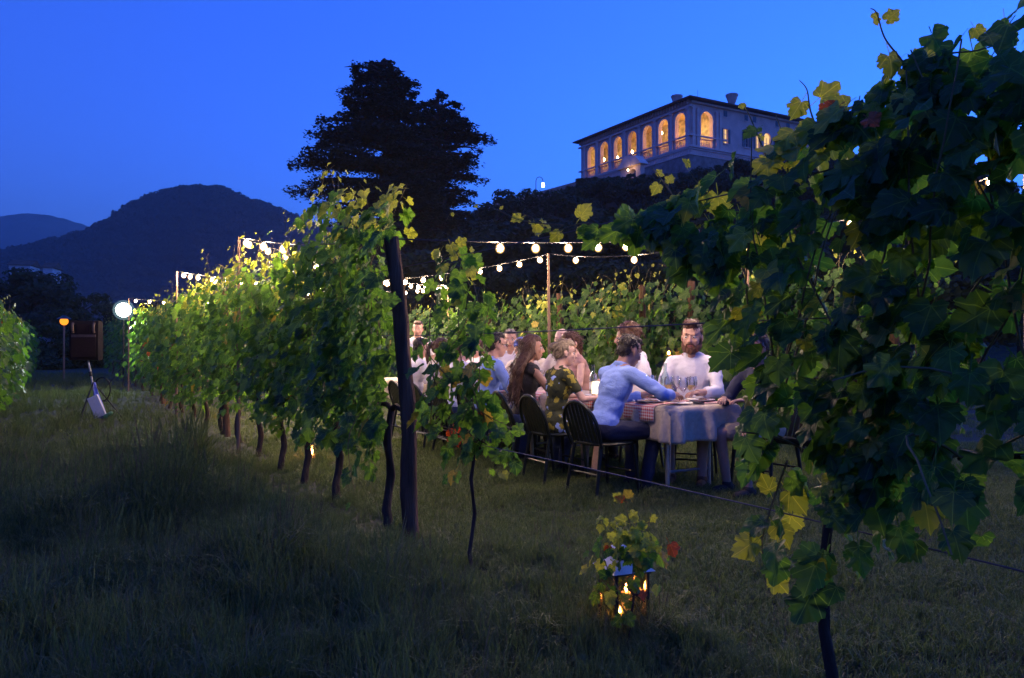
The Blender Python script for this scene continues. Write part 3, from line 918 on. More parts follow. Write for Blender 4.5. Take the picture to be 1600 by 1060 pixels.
def cedar(xpix, tops, d, lab, seed, outline, base_px):
    """outline: [(photo y, half width left px, half width right px)] of the crown"""
    R = np.random.default_rng(seed)
    c = px(xpix, 540, d); s = d / 1220
    e = empty('cedar_tree', (c.x, c.y, 0)); tag(e, lab, 'cedar tree', 'great cedars on the skyline')
    top = (540 - tops) * s + CH
    tr = MB(); tr.tube([(0, 0, -2), (0, 0, top * .3), (0.25, 0, top * .6), (0, 0, top * .97)], [0.95, 0.75, 0.42, 0.06], 10)
    tr.build('trunk', M['bark'], e)
    O = np.array(outline, float)
    br = MB(); PP = []; NN = []
    y = tops + 4
    while y < base_px:
        z = (540 - y) * s + CH
        wl = np.interp(y, O[:, 0], O[:, 1]) * s * 1.08; wr = np.interp(y, O[:, 0], O[:, 2]) * s * 1.08
        nb = 10 if y > tops + 25 else 6
        for k in range(nb):
            a = R.uniform(0, 2 * pi)
            if k == 0: a = pi + R.normal() * .2
            if k == 1: a = R.normal() * .2
            L = (wr if cos(a) > 0 else wl)
            L = L * (abs(cos(a)) + 0.85 * (1 - abs(cos(a)))) * R.uniform(0.72, 1.05)
            if k < 2: L *= R.uniform(0.85, 1.06)
            if L < 0.6: L = 0.6
            dz = R.normal() * 0.20
            rise = 0.16 * L
            pts = []
            for t in np.linspace(0, 1, 6):
                pts.append(Vector((L * t * cos(a), L * t * sin(a), z + dz - 0.4 + rise * t * (1.2 - 0.9 * t * t))))
            br.tube(pts, [0.16 * (1 - t) + 0.02 + 0.012 * L * (1 - t) for t in np.linspace(0, 1, 6)], 5)
            n = int(80 * L)
            t = R.uniform(0.18, 1.0, n) ** 0.75
            # flat plates of foliage: width grows towards the middle, with clumps
            cl = R.uniform(0.2, 1.0, max(3, int(L * 1.6)))
            t = np.clip(cl[R.integers(0, len(cl), n)] + R.normal(0, 0.07, n), 0.1, 1.02)
            wdt = 0.34 * L * np.sin(np.clip(t, 0, 1) * pi * 0.80) + 0.22
            side = R.normal(0, 0.42, n) * wdt
            zz = z + dz - 0.4 + rise * t * (1.2 - 0.9 * t * t) + R.normal(0, 0.06, n) - np.abs(R.normal(0, 0.20, n))
            X = L * t * cos(a) - side * sin(a); Y = L * t * sin(a) + side * cos(a)
            PP.append(np.stack([X, Y, zz], 1)); NN.append(np.tile([0.0, 0, 1.0], (n, 1)))
        y += R.uniform(10, 16.5)
    br.build('branches', M['bark'], e)
    P = np.concatenate(PP); N = np.concatenate(NN)
    link(bpy.data.objects.new('crown', scatter_faces(P, N, 0.24, 'crown', M['cedar_leaf'], 0.6)), e)
cedar(600, 88, 62, 'great dark cedar with layered branches standing against the blue sky', 3,
      [(88, 22, 20), (100, 52, 30), (125, 58, 48), (150, 80, 60), (180, 88, 75), (215, 118, 95), (255, 126, 100), (300, 140, 110), (330, 90, 110), (390, 60, 80)], 372)
cedar(684, 138, 66, 'second dark cedar merging into the right flank of the taller one', 8,
      [(138, 12, 10), (155, 34, 38), (180, 50, 48), (205, 60, 84), (235, 70, 62), (268, 80, 80), (290, 85, 60), (330, 60, 56), (390, 60, 50)], 372)

# ------------------------------------------------------------------ table
TC = Vector((1.29, 6.35))             # table corner: near end, camera side
TA = RD; TB = RN                      # along the table (away), across
TZ = 0.745
def tp(a, b, z=0.0):
    p = TC + TA * a + TB * b
    return Vector((p.x, p.y, z))
TWID = 0.75; TLEN = 6.6
TROT = atan2(TA.y, TA.x)

def build_tables():
    labs = ['trestle table at the near end of the dinner with bare steel legs showing', 'middle trestle table of the dinner behind the seated women', 'far trestle table of the dinner beside the leaning post']
    for i in range(3):
        a0 = 0.04 + i * 2.19
        c = tp(a0, 0)
        e = empty('trestle_table', (c.x, c.y, 0), TROT)      # local x along, local y = -across
        tag(e, labs[i], 'table', 'long line of dinner tables')
        mb = MB(); mb.box(0, 2.17, -TWID + .01, -.01, TZ - 0.03, TZ - 0.004); mb.build('tabletop', M['post_wood'], e, smooth=False)
        for (x, y) in ((0.16, -0.14), (0.16, -TWID + 0.14), (2.0, -0.14), (2.0, -TWID + .14)):
            mb = MB(); mb.tube([(x, y, TZ - .03), (x, y, -0.02)], 0.019, 8); mb.build('leg', M['steel'], e)
        for x in (0.16, 2.0):
            mb = MB(); mb.tube([(x, -.14, 0.18), (x, -TWID + .14, 0.18)], 0.012, 6); mb.build('stretcher', M['steel'], e)
    # tablecloth draped over the whole line
    dr = 0.30; st = 0.028
    na = int((TLEN + 2 * dr) / st); nb = int((TWID + 2 * dr) / st)
    V = []; c0 = tp(0, 0)
    for i in range(na + 1):
        a = -dr + (TLEN + 2 * dr) * i / na
        for j in range(nb + 1):
            b = -dr + (TWID + 2 * dr) * j / nb
            ea = max(0, -a, a - TLEN); eb = max(0, -b, b - TWID)
            aa = min(max(a, 0), TLEN); bb = min(max(b, 0), TWID)
            f = (0.030 * sin(a * 15 + 2.2 * sin(a * 3)) + .018 * sin(a * 33 + 1)) * min(1.3, eb / .15) + 0.012
            g = (0.036 * sin(b * 17 + 1) + .020 * sin(b * 37)) * min(1.3, ea / .15) + 0.022
            z = TZ + 0.002
            if ea > 0 and eb > 0:
                z -= (ea + eb) * 0.97
                k = min(ea, eb) * 0.22
                aa += (-1 if a < 0 else 1) * (k * .6 + .012); bb += (-1 if b < 0 else 1) * (k * .6 + .012)
            else:
                z -= (ea + eb) * 0.97
                if eb: bb += (-1 if b < 0 else 1) * (f + 0.02 * min(1, eb / .05))
                if ea: aa += (-1 if a < 0 else 1) * (g + 0.02 * min(1, ea / .05))
                if not ea and not eb: z += 0.0018 * noise.noise(Vector((a * 6, b * 6, 3)))
            p = TC + TA * aa + TB * bb
            V.append((p.x, p.y, z))
    F = []
    n = nb + 1
    for i in range(na):
        for j in range(nb):
            F.append((i * n + j, i * n + j + 1, (i + 1) * n + j + 1, (i + 1) * n + j))
    o = link(bpy.data.objects.new('tablecloth', np_mesh('tablecloth', np.array(V), np.array(F), M['cloth'], smooth=True, fn=4)))
    md = o.modifiers.new('thick', 'SOLIDIFY'); md.thickness = 0.002; md.offset = 1
    tag(o, 'long taupe linen tablecloth hanging in folds over the dinner tables', 'tablecloth')
build_tables()

def cloth_piece(name, a, b, la, lb, hang, label, m='gingham'):
    """gingham placemat lying on the table at (a, b), its camera side end hanging over the edge by hang"""
    V = []; UV = []; n = 10
    for i in range(n + 1):
        for j in range(n + 1):
            s = a + la * i / n; t = b + lb * j / n
            z = TZ + 0.009; tt = t
            if t < 0: z -= -t; tt = -0.045 - 0.004 * sin(s * 30)
            p = tp(s, tt, z + 0.001 * sin(s * 40 + t * 30)); V.append(p); UV.append((i / n * la / .36, j / n * lb / .36))
    F = [(i * (n + 1) + j, i * (n + 1) + j + 1, (i + 1) * (n + 1) + j + 1, (i + 1) * (n + 1) + j) for i in range(n) for j in range(n)]
    me = np_mesh(name, np.array(V), np.array(F), M[m], uv=np.array(UV), smooth=True, fn=4)
    o = link(bpy.data.objects.new(name, me))
    md = o.modifiers.new('thick', 'SOLIDIFY'); md.thickness = 0.003; md.offset = 1
    tag(o, label, 'placemat', 'red gingham placemats on the dinner tables')
    return o
cloth_piece('placemat', 0.16, -0.14, 0.40, 0.40, 1, 'red gingham placemat hanging over the edge under the blue shirt arm')
cloth_piece('placemat', 1.0, -0.10, 0.38, 0.38, 1, 'red gingham placemat before the woman in the floral dress')
cloth_piece('placemat', 1.95, -0.16, 0.40, 0.42, 1, 'red gingham placemat hanging down beside the long haired woman')
cloth_piece('placemat', 2.7, -0.1, 0.40, 0.36, 1, 'red gingham placemat before the man in black glasses')
cloth_piece('placemat', 0.05, 0.40, 0.40, 0.30, 1, 'red gingham placemat at the near corner, beside the black phone')
cloth_piece('placemat', 0.62, 0.42, 0.40, 0.30, 1, 'red gingham placemat before the bearded man')
cloth_piece('placemat', 1.35, 0.42, 0.40, 0.30, 1, 'red gingham placemat before the curly haired man')
cloth_piece('placemat', 2.4, 0.42, 0.40, 0.30, 1, 'red gingham placemat before the woman with the ponytail')

def glass_proto():
    mb = MB()
    prof = [(0.0, 0.0), (0.034, 0.001), (0.034, 0.004), (0.006, 0.010), (0.0035, 0.02), (0.0035, 0.085), (0.012, 0.095), (0.030, 0.115), (0.038, 0.142),
            (0.036, 0.170), (0.029, 0.205), (0.0275, 0.205), (0.0345, 0.168), (0.0365, 0.142), (0.029, 0.117), (0.011, 0.099)]
    mb.lathe(prof, 14)
    g = mb.mesh('wine_glass', M['glass'])
    mb = MB(); mb.lathe([(0.0, 0.099), (0.011, 0.1), (0.0275, 0.1175), (0.0345, 0.138), (0.0, 0.1385)], 12)
    w = mb.mesh('wine', M['wine'])
    return g, w
GL, WI = glass_proto()
def wine_glass(a, b, full, label, k=1.0):
    c = tp(a, b, TZ + 0.008)
    o = link(bpy.data.objects.new('wine_glass', GL)); o.location = c; o.rotation_euler = (0, 0, random.uniform(0, 6)); o.scale = (k, k, k)
    tag(o, label, 'wine glass', 'wine glasses on the dinner tables')
    if full:
        w = link(bpy.data.objects.new('wine', WI), o)
near = [(0.18, .30, 0, 'empty wine glass nearest the bare forearm at the near end of the table'),
        (0.24, .44, 1, 'wine glass with pale wine beside the plate at the near end'),
        (0.33, .55, 0, 'empty wine glass between the bearded man and the near plate'),
        (0.40, .33, 1, 'half full wine glass in front of the bearded man shirt buttons'),
        (0.47, .47, 0, 'empty tall glass just right of the clear bottle'),
        (0.56, .26, 1, 'full white wine glass just beyond the rolled blue cuff'),
        (0.62, .40, 0, 'empty wine glass touching the clear bottle on its left'),
        (0.72, .30, 1, 'big wine glass in front of the curly haired man, nearer one'),
        (0.80, .46, 0, 'empty wine glass in front of the curly haired man, farther one'),
        (0.92, .25, 0, 'empty wine glass beside the head of the blue shirt man'),
        (1.02, .38, 1, 'pale wine glass behind the blue shirt man')]
for a, b, f, l in near: wine_glass(a, b, f, l, 1.08)
GW = ['just before the glowing paper shade', 'beside the glowing paper shade', 'right behind the glowing paper shade', 'in front of the long haired woman', 'between the long haired woman and the ponytail woman',
      'before the ponytail woman', 'next to the small candle glass', 'beyond the small candle glass', 'before the balding man', 'before the man in glasses', 'level with the man in glasses, on the far side', 'before the guest in the blue cap',
      'before the grey haired man', 'beyond the grey haired man plate', 'beside the far glowing shade', 'beyond the far glowing shade', 'seen through the young vine leaves', 'seen between young vine and post', 'close behind the leaning post', 'at the far end of the table']
for i in range(20):
    a = 1.25 + i * 0.255
    wine_glass(a + random.uniform(-.05, .05), random.choice((.2, .3, .42, .55)), i % 3 == 0,
               ('wine glass holding pale wine' if i % 3 == 0 else 'empty wine glass') + ' ' + GW[i], 1.0)

def bottle(a, b, label, m='bottle_glass', h=1.0):
    c = tp(a, b, TZ + .007)
    mb = MB(); mb.lathe([(0, 0), (0.036, 0), (0.038, 0.01), (0.038, 0.165), (0.030, 0.20), (0.015, 0.235), (0.0135, 0.285), (0.016, 0.287), (0.016, 0.30), (0.0, 0.30)], 16)
    o = mb.build('bottle', M[m]); o.location = c; o.scale = (h, h, h)
    tag(o, label, 'bottle', 'bottles on the dinner tables')
    mb = MB(); mb.lathe([(0.0392, 0.05), (0.0392, 0.12)], 16); mb.build('paper_label', M['white_paper'], o)
bottle(0.55, 0.42, 'clear glass water bottle standing in front of the bearded man', h=1.12)
bottle(1.62, 0.40, 'wine bottle beyond the glowing candle shade')
bottle(3.2, 0.36, 'wine bottle far down the table behind the man in glasses')

def plates():
    for (a, b, lab) in ((0.25, .56, 'white plate with food beside the bare forearm'), (0.82, .58, 'white plate before the bearded man'), (1.55, .58, 'white plate before the curly haired man'),
                        (0.36, .10, 'white plate under the blue shirt man'), (1.2, .14, 'white plate before the floral dress woman'), (1.85, .14, 'white plate before the long haired woman'),
                        (2.6, .58, 'white plate before the ponytail woman'), (2.9, .14, 'white plate before the man in glasses')):
        c = tp(a, b, TZ + 0.014)
        mb = MB(); mb.lathe([(0.0, 0), (0.075, 0.0), (0.09, 0.006), (0.125, 0.016), (0.124, 0.019), (0.088, 0.010), (0.0, 0.006)], 20)
        o = mb.build('plate', M['plate']); o.location = c
        tag(o, lab, 'plate', 'dinner plates')
        mb = MB()
        for k in range(5):
            mb.ell((random.uniform(-.04, .04), random.uniform(-.04, .04), 0.014), (0.026, .02, 0.010), 7, 5)
        f = mb.build('food', M['food']); f.location = c
        tag(f, 'small brown helping of food on the ' + lab.split(' with')[0].replace('white ', ''), 'food', 'food on the plates')
    c = tp(.10, .36, TZ + 0.016); mb = MB(); mb.box(-.035, .035, -.07, .07, 0, 0.008); o = mb.build('phone', M['black_metal']); o.location = c; o.rotation_euler = (0, 0, .6)
    tag(o, 'black phone lying on the near edge of the tablecloth', 'phone')
    for (a, b, r, lab) in ((0.10, .20, .3, 'crumpled white napkin at the near corner of the table'), (0.50, .12, 1.0, 'white napkin beside the rolled blue cuff'), (0.95, .55, .2, 'white napkin between bearded and curly haired men')):
        mb = MB(); n = 7; vs = []
        for i in range(n):
            for j in range(n):
                x = (i / (n - 1) - .5) * .16; y = (j / (n - 1) - .5) * .13
                vs.append((x, y, 0.006 + 0.025 * abs(noise.noise(Vector((x * 18, y * 18, a * 9))))))
        mb.add(vs, [(i * n + j, i * n + j + 1, (i + 1) * n + j + 1, (i + 1) * n + j) for i in range(n - 1) for j in range(n - 1)])
        o = mb.build('napkin', M['napkin']); o.location = tp(a, b, TZ + .014); o.rotation_euler = (0, 0, r)
        tag(o, lab, 'napkin', 'napkins on the table')
    # glowing candle shades
    for (a, b, s, lab) in ((1.46, 0.36, 1.0, 'glowing square paper candle shade in the middle of the table'), (2.35, .38, .7, 'small glowing candle glass beyond the paper shade'), (3.5, .38, .8, 'glowing candle shade among the far diners'),
                           (4.7, .38, .8, 'glowing candle shade at the far end behind the post')):
        e = empty('table_candle', tp(a, b, TZ + .01), 0.4); e.scale = (s, s, s)
        tag(e, lab, 'candle', 'candle lights on the table')
        mb = MB(); r = .055
        for k in range(4):
            T = Matrix.Rotation(k * pi / 2, 4, 'Z'); mb.box(-r, r, r - .002, r, 0, .13, T=T)
        mb.build('shade', M['paper_glow'], e, smooth=False)
        mb = MB(); mb.lathe([(0, 0), (.02, 0), (.02, .05), (0, .05)], 8); mb.build('wax_candle', M['wax'], e)
        mb = MB(); mb.ell((0, 0, .068), (.006, .006, .016), 6, 5); mb.build('flame', M['small_flame'], e)
plates()

# ------------------------------------------------------------------ chairs
def chair_proto():
    e = empty('garden_chair', (0, 0, 0))
    mb = MB(); n = 16
    out = []
    for k in range(n):
        t = 2 * pi * k / n; c, s = cos(t), sin(t)
        f = 1 / max(abs(c) ** 3.2 + abs(s) ** 3.2, 1e-6) ** (1 / 3.2)
        out.append((0.215 * c * f, 0.21 * s * f))
    vs = [(x, y, 0.43) for x, y in out] + [(x * 1.03, y * 1.03, 0.445) for x, y in out] + [(x * .96, y * .96, 0.457) for x, y in out] + [(0, 0, 0.448), (0, 0, .43)]
    fs = []
    for k in range(n):
        q = (k + 1) % n
        fs += [(k, q, n + q, n + k), (n + k, n + q, 2 * n + q, 2 * n + k), (2 * n + k, 2 * n + q, 3 * n), (q, k, 3 * n + 1)]
    mb.add(vs, fs); mb.build('seat', M['chair'], e)
    for sx in (-1, 1):
        mb = MB(); mb.tube([(sx * .18, .17, .43), (sx * .205, .205, 0)], [.017, .013], 8); mb.build('leg', M['chair'], e)
        mb = MB(); mb.tube([(sx * .175, -.18, .43), (sx * .20, -.25, 0)], [.017, .013], 8); mb.build('leg', M['chair'], e)
    mb = MB(); pts = [(-.195, -.19, .42)]
    for k in range(13):
        t = pi * k / 12; pts.append((-.22 * cos(t), -.215 - .075 * (0.4 + sin(t)) * .9, .57 + .22 * sin(t)))
    pts.append((.195, -.19, .42)); mb.tube(pts, .016, 8); mb.build('back_frame', M['chair'], e)
    for k in range(7):
        x = -.15 + .05 * k; t = math.acos(max(-1, min(1, -x / .21))); zt = .57 + .22 * sin(t); yt = -.215 - .0675 * (.4 + sin(t))
        mb = MB(); w = .019
        vs = []
        for (y, z) in ((-.195, .45), (-.235, .56), (yt, zt)):
            vs += [(x - w, y - .004, z), (x + w, y - .004, z), (x + w, y + .004, z), (x - w, y + .004, z)]
        fs = [(0, 3, 2, 1), (8, 9, 10, 11)]
        for i in (0, 4):
            for j in range(4): fs.append((i + j, i + (j + 1) % 4, i + 4 + (j + 1) % 4, i + 4 + j))
        mb.add(vs, fs); mb.build('slat', M['chair'], e, smooth=False)
    mb = MB(); mb.tube([(-.19, .18, .2), (.19, .18, .2)], .009, 6); mb.tube([(-.185, -.21, .2), (.185, -.21, .2)], .009, 6); mb.build('stretcher', M['chair'], e)
    return e
CH0 = chair_proto(); ch_used = [False]
def dup(root, loc, rz):
    r = root.copy(); COL.objects.link(r); r.location = loc; r.rotation_euler = (0, 0, rz)
    for c in list(root.children):
        q = c.copy(); COL.objects.link(q); q.parent = r
        for g in c.children:
            h = g.copy(); COL.objects.link(h); h.parent = q
    return r
def chair(x, y, rz, label):
    if not ch_used[0]:
        ch_used[0] = True; o = CH0; o.location = (x, y, gz(x, y)); o.rotation_euler = (0, 0, rz)
    else: o = dup(CH0, (x, y, gz(x, y)), rz)
    tag(o, label, 'chair', 'black slatted garden chairs around the dinner tables')

# ------------------------------------------------------------------ people
def fuse(mb, voxel, smooth=2, disp=None, name='body', mats=None):
    me = mb.mesh('tmp', [], smooth=True)
    o = bpy.data.objects.new('tmp', me); COL.objects.link(o)
    r = o.modifiers.new('r', 'REMESH'); r.mode = 'VOXEL'; r.voxel_size = voxel; r.use_smooth_shade = True
    if smooth:
        s = o.modifiers.new('s', 'SMOOTH'); s.factor = 0.5; s.iterations = smooth
    dg = bpy.context.evaluated_depsgraph_get()
    out = bpy.data.meshes.new_from_object(o.evaluated_get(dg), depsgraph=dg)
    out.name = name
    COL.objects.unlink(o); bpy.data.objects.remove(o); bpy.data.meshes.remove(me)
    out.materials.clear()
    for m in mats: out.materials.append(m)
    if disp:
        n = len(out.vertices)
        co = np.empty(n * 3); no = np.empty(n * 3)
        out.vertices.foreach_get('co', co); out.vertices.foreach_get('normal', no)
        co = co.reshape(-1, 3); no = no.reshape(-1, 3)
        h = np.array([disp(c) for c in co])
        out.vertices.foreach_set('co', (co + no * h[:, None]).ravel())
        out.update()
    return out

def ik(S, Wp, l1, l2, pole):
    d = Wp - S; L = min(d.length, (l1 + l2) * 0.985)
    u = d.normalized(); Wn = S + u * L
    a = (l1 * l1 - l2 * l2 + L * L) / (2 * L)
    h = sqrt(max(0, l1 * l1 - a * a))
    pp = (pole - u * pole.dot(u))
    if pp.length < 1e-4: pp = Vector((0, 0, -1)) - u * u.z * -1
    return S + u * a + pp.normalized() * h, Wn

def add_hand(mb, Wr, d, up, side, curl, k=1.0):
    """palm and five bent fingers; d = pointing direction, up = back of hand"""
    d = d.normalized(); x = d.cross(up).normalized() * side; n = x.cross(d).normalized()
    if n.dot(up) < 0: n = -n
    palm = Wr + d * .045 * k
    R = Matrix((x, d, n)).transposed()
    mb.ell(palm, (.038 * k, .05 * k, .016 * k), 10, 8, R=R)
    for i, (off, L) in enumerate(((-.027, .068), (-.009, .076), (.009, .071), (.026, .056))):
        b = Wr + d * .080 * k + x * off * k
        p = [b - d * .015]
        ang = 0; q = b.copy()
        for j, fr in enumerate((.45, .32, .23)):
            p.append(q.copy()); ang += curl * (0.9 if j else 0.5)
            dd = (d * cos(ang) - n * sin(ang))
            q = q + dd * L * fr * k
        p.append(q)
        mb.tube(p, [.0085 * k, .0085 * k, .008 * k, .0072 * k, .0055 * k], 6)
    b = Wr + d * .02 * k - x * .030 * k
    t1 = b + (d * .6 - x * .7 - n * .2).normalized() * .035 * k
    t2 = t1 + (d * .9 - x * .15 - n * .35).normalized() * .028 * k
    mb.tube([b + x * .01, b, t1, t2], [.012 * k, .0115 * k, .009 * k, .0065 * k], 6)

def person(loc, face, label, lean=5, side=0, twist=0, hyaw=0, hpitch=8, hroll=0, k=1.0, voxel=.011, skin='skin', top='shirt_white', sleeve='long', bottom='trousers_dark',
           legs='trousers', hair='hair_brown', style='short', beard=None, L=None, Rr=None, curl=0.5, female=False, glasses=False, cap=None, shoe='shoe', seat=True, knees=0.1, z0=0.0, hk=1.07, group='dinner guests seated around the tables'):
    e = empty('person', (loc[0], loc[1], gz(loc[0], loc[1]) + z0), face); e.scale = (k, k, k)
    tag(e, label, 'person', group)
    sh = .158 if female else .178
    body = MB(); top_ = MB(); low = MB()
    pel = Vector((0, 0, .545)) if seat else Vector((0, 0, .93))
    RL = Matrix.Rotation(radians(-lean), 3, 'X') @ Matrix.Rotation(radians(side), 3, 'Y')
    RT = RL @ Matrix.Rotation(radians(twist), 3, 'Z')
    P = lambda v: pel + RL @ Vector(v)
    PT = lambda v: pel + RT @ Vector(v)
    g = .0
    w = .86 if female else 1.0
    # body core
    def core(m, g):
        m.ell(P((0, -.01, .02)), (.155 + g, .115 + g, .115 + g), 14, 10, R=RL)
        m.ell(P((0, .0, .17)), (.130 * w + g, .095 + g, .14 + g), 14, 10, R=RL)
        m.ell(PT((0, -.005, .345)), (.160 * w + g, .108 + g, .165 + g), 14, 10, R=RT)
        m.cap(PT((-sh + .02, -.01, .455)), .060 + g, PT((sh - .02, -.01, .455)), .060 + g)
        m.cap(PT((-.06, -.015, .50)), .052 + g * .3, PT((.06, -.015, .50)), .052 + g * .3)
        if female:
            for s in (-1, 1): m.ell(PT((s * .062, .085, .35)), (.052 + g, .045 + g, .05 + g), 10, 8, R=RT)
    core(body, 0)
    # neck and head
    nb = PT((0, -.012, .50)); 
    hc = PT((0, .022, .665 + (hk - 1) * .11))
    RH = Matrix.Rotation(radians(hyaw + twist * .0), 3, 'Z') @ Matrix.Rotation(radians(hroll), 3, 'Y') @ Matrix.Rotation(radians(-hpitch), 3, 'X')
    H = lambda v: hc + RH @ (Vector(v) * hk)
    body.cap(nb, .052 if female else .060, H((0, -.022, -.05)), .048 if female else .056)
    body.ell(H((0, -.012, .032)), (.074, .093, .086), 16, 12, R=RH * hk)
    body.ell(H((0, .022, -.03)), (.062, .068, .082), 14, 10, R=RH * hk)
    body.ell(H((0, .040, -.082)), (.040, .042, .032), 12, 8, R=RH * hk)
    body.cap(H((0, .084, .014)), .010, H((0, .106, -.026)), .0135)
    body.ell(H((.012, .094, -.030)), (.009, .009, .007), 8, 6, R=RH * hk); body.ell(H((-.012, .094, -.030)), (.009, .009, .007), 8, 6, R=RH * hk)
    body.cap(H((-.036, .074, .030)), .012, H((.036, .074, .030)), .012)
    body.ell(H((0, .086, -.056)), (.022, .010, .006), 8, 6, R=RH * hk); body.ell(H((0, .084, -.066)), (.019, .010, .007), 8, 6, R=RH * hk)
    for s in (-1, 1):
        body.ell(H((s * .040, .060, -.022)), (.022, .022, .022), 8, 6, R=RH * hk)
        body.ell(H((s * .077, -.006, -.006)), (.009, .019, .031), 8, 8, R=RH * hk)
    # arms
    hands = MB()
    for s, tgt in ((-1, L), (1, Rr)):
        S = PT((s * sh, -.01, .455))
        if tgt is None: tgt = (s * .17, .36, .24) if seat else (s * .28, .06, -.05)
        T = Vector(tgt[:3]) + pel
        l1, l2 = (.255, .235) if female else (.285, .255)
        pole = Vector(tgt[3]) if len(tgt) > 3 else Vector((s * .7, -.25, -.9))
        E, Wr = ik(S, T, l1, l2, pole)
        a = .043 if female else .050
        body.cap(S, a, E, a * .8); body.cap(E, a * .8, Wr, a * .54)
        d = (Wr - E).normalized()
        hd = Vector((d.x, d.y, d.z * .4))
        body.ell(Wr + d * .02, (.03, .03, .03), 8, 6)
        add_hand(hands, Wr + d * .01, hd, Vector((0, 0, 1)), s, curl, .92 if female else 1.0)
        if sleeve == 'long':
            top_.cap(S, a + .014, E, a * .8 + .013); top_.cap(E, a * .8 + .013, E.lerp(Wr, .93), a * .6 + .012)
        elif sleeve == 'rolled':
            q = E.lerp(Wr, .55)
            top_.cap(S, a + .015, E, a * .8 + .015); top_.cap(E, a * .8 + .015, q, a * .7 + .013)
            top_.cap(q - d * .012, a * .7 + .018, q + d * .010, a * .7 + .018)
        elif sleeve == 'short':
            top_.cap(S, a + .016, S.lerp(E, .6), a * .86 + .016)
    # legs
    kn = .45 if seat else 0
    for s in (-1, 1):
        hip = pel + Vector((s * .085, .0, -.02))
        if seat:
            kne = Vector((s * (knees + .04), .44, .50)); ank = Vector((s * (knees + .03), .42 if s < 0 else .36, .085))
        else:
            kne = Vector((s * .10, .03, .50)); ank = Vector((s * .11, -.01 * s, .085))
        body.cap(hip, .082, kne, .055); body.cap(kne, .054, ank, .036)
        body.cap(ank - Vector((0, .02, .04)), .034, ank + Vector((0, .13, -.05)), .028)
        if legs == 'trousers':
            low.cap(hip, .094, kne, .070); low.cap(kne, .068, ank + Vector((0, 0, .03)), .052)
        elif legs == 'shorts':
            low.cap(hip, .096, hip.lerp(kne, .82), .080)
        elif legs == 'dress':
            low.cap(hip, .098, kne, .085)
        shm = MB(); shm.cap(ank + Vector((0, -.045, -.045)), .040, ank + Vector((0, .14, -.052)), .036); shm.ell(ank + Vector((0, 0, -.02)), (.045, .05, .05), 10, 8)
        shm.build('shoe', M[shoe], e)
    def near(p, q, r): return (Vector(p) - q).length < r
    me = fuse(body, voxel, 2, None, 'body', [M[skin], M['lips']])
    # lips coloured by their place on the face
    lc = H((0, .096, -.061)); n = len(me.polygons)
    cen = np.empty(n * 3); me.polygons.foreach_get('center', cen); cen = cen.reshape(-1, 3)
    q = (cen - np.array(lc)) @ np.array(RH) / hk
    mi = ((np.abs(q[:, 0]) < .020) & (np.abs(q[:, 2]) < .0085) & (np.abs(q[:, 1]) < .02)).astype(np.int32)
    me.polygons.foreach_set('material_index', mi)
    bm = bmesh.new(); bm.from_mesh(me); hm = hands.mesh('h', M[skin]); bm.from_mesh(hm); bm.to_mesh(me); bm.free(); bpy.data.meshes.remove(hm)
    me.polygons.foreach_set('use_smooth', [True] * len(me.polygons))
    link(bpy.data.objects.new('body', me), e)
    # clothes
    core(top_, .013 if sleeve != 'none' else .009)
    cut = PT((0, 0, .53))
    wr = lambda c: .007 * noise.noise(Vector((c[0] * 8, c[1] * 8, c[2] * 20))) + .006 * abs(noise.noise(Vector((c[0] * 14 + c[2] * 9, c[1] * 14, c[2] * 26)))) - .003
    if sleeve == 'none':
        for s in (-1, 1): top_.cap(PT((s * .09, -.02, .42)), .058, PT((s * .08, -.02, .49)), .05)
    if sleeve in ('long', 'rolled'):
        for t in range(14):
            a0 = 2 * pi * t / 14; a1 = 2 * pi * (t + 1) / 14
            if sin(a0) > .85 or sin(a1) > .85: continue
            q = lambda a, z: PT((.062 * cos(a), -.012 + .062 * sin(a), z))
            top_.cap(q(a0, .532), .013, q(a1, .532), .013, 6); top_.cap(q(a0, .550), .008, q(a1, .550), .008, 6)
    link(bpy.data.objects.new('top' if female else 'shirt', fuse(top_, voxel * 1.1, 5, wr, 'shirt', [M[top]])), e)
    low.ell(pel + Vector((0, -.01, -.005)), (.172, .128, .105), 14, 10)
    link(bpy.data.objects.new({'trousers': 'trousers', 'shorts': 'shorts', 'dress': 'skirt'}[legs], fuse(low, voxel * 1.2, 2, wr, 'trousers', [M[bottom]])), e)
    # eyes
    for s in (-1, 1):
        mb = MB(); mb.ell(H((s * .030, .072, .006)), (.0125, .0125, .0095), 8, 6, R=RH * hk); o = mb.build('eye', M['eye'], e)
        mb = MB(); mb.ell(H((s * .030, .0835, .006)), (.0052, .003, .0058), 8, 6, R=RH * hk); mb.build('pupil', M['pupil'], o)
    # hair
    hr = MB(); hn = lambda c: .0075 * noise.noise(Vector((c[0] * 70, c[1] * 70, c[2] * 22)))
    def hb(c, r): hr.ell(H(c), r, 12, 9, R=RH * hk)
    curly = style == 'curly'
    if style != 'bald':
        if female or curly: hb((0, -.026, .040), (.081, .090, .088)); hb((0, .012, .082), (.064, .066, .046))
        else: hb((0, -.030, .050), (.0775, .088, .076)); hb((0, .012, .092), (.060, .066, .038))
        hb((0, -.055, -.005), (.068, .055, .06))
        for s in (-1, 1): hr.cap(H((s * .070, .008, .045)), .010, H((s * .073, .008, .012)), .006)
    else:
        hb((0, -.045, .0), (.078, .065, .05))
    for s in (-1, 1): hr.cap(H((s * .018, .088, .036)), .004, H((s * .045, .080, .038)), .004, 6)
    if style == 'quiff': hb((0, .045, .112), (.055, .045, .026)); hb((0, .01, .118), (.055, .06, .024))
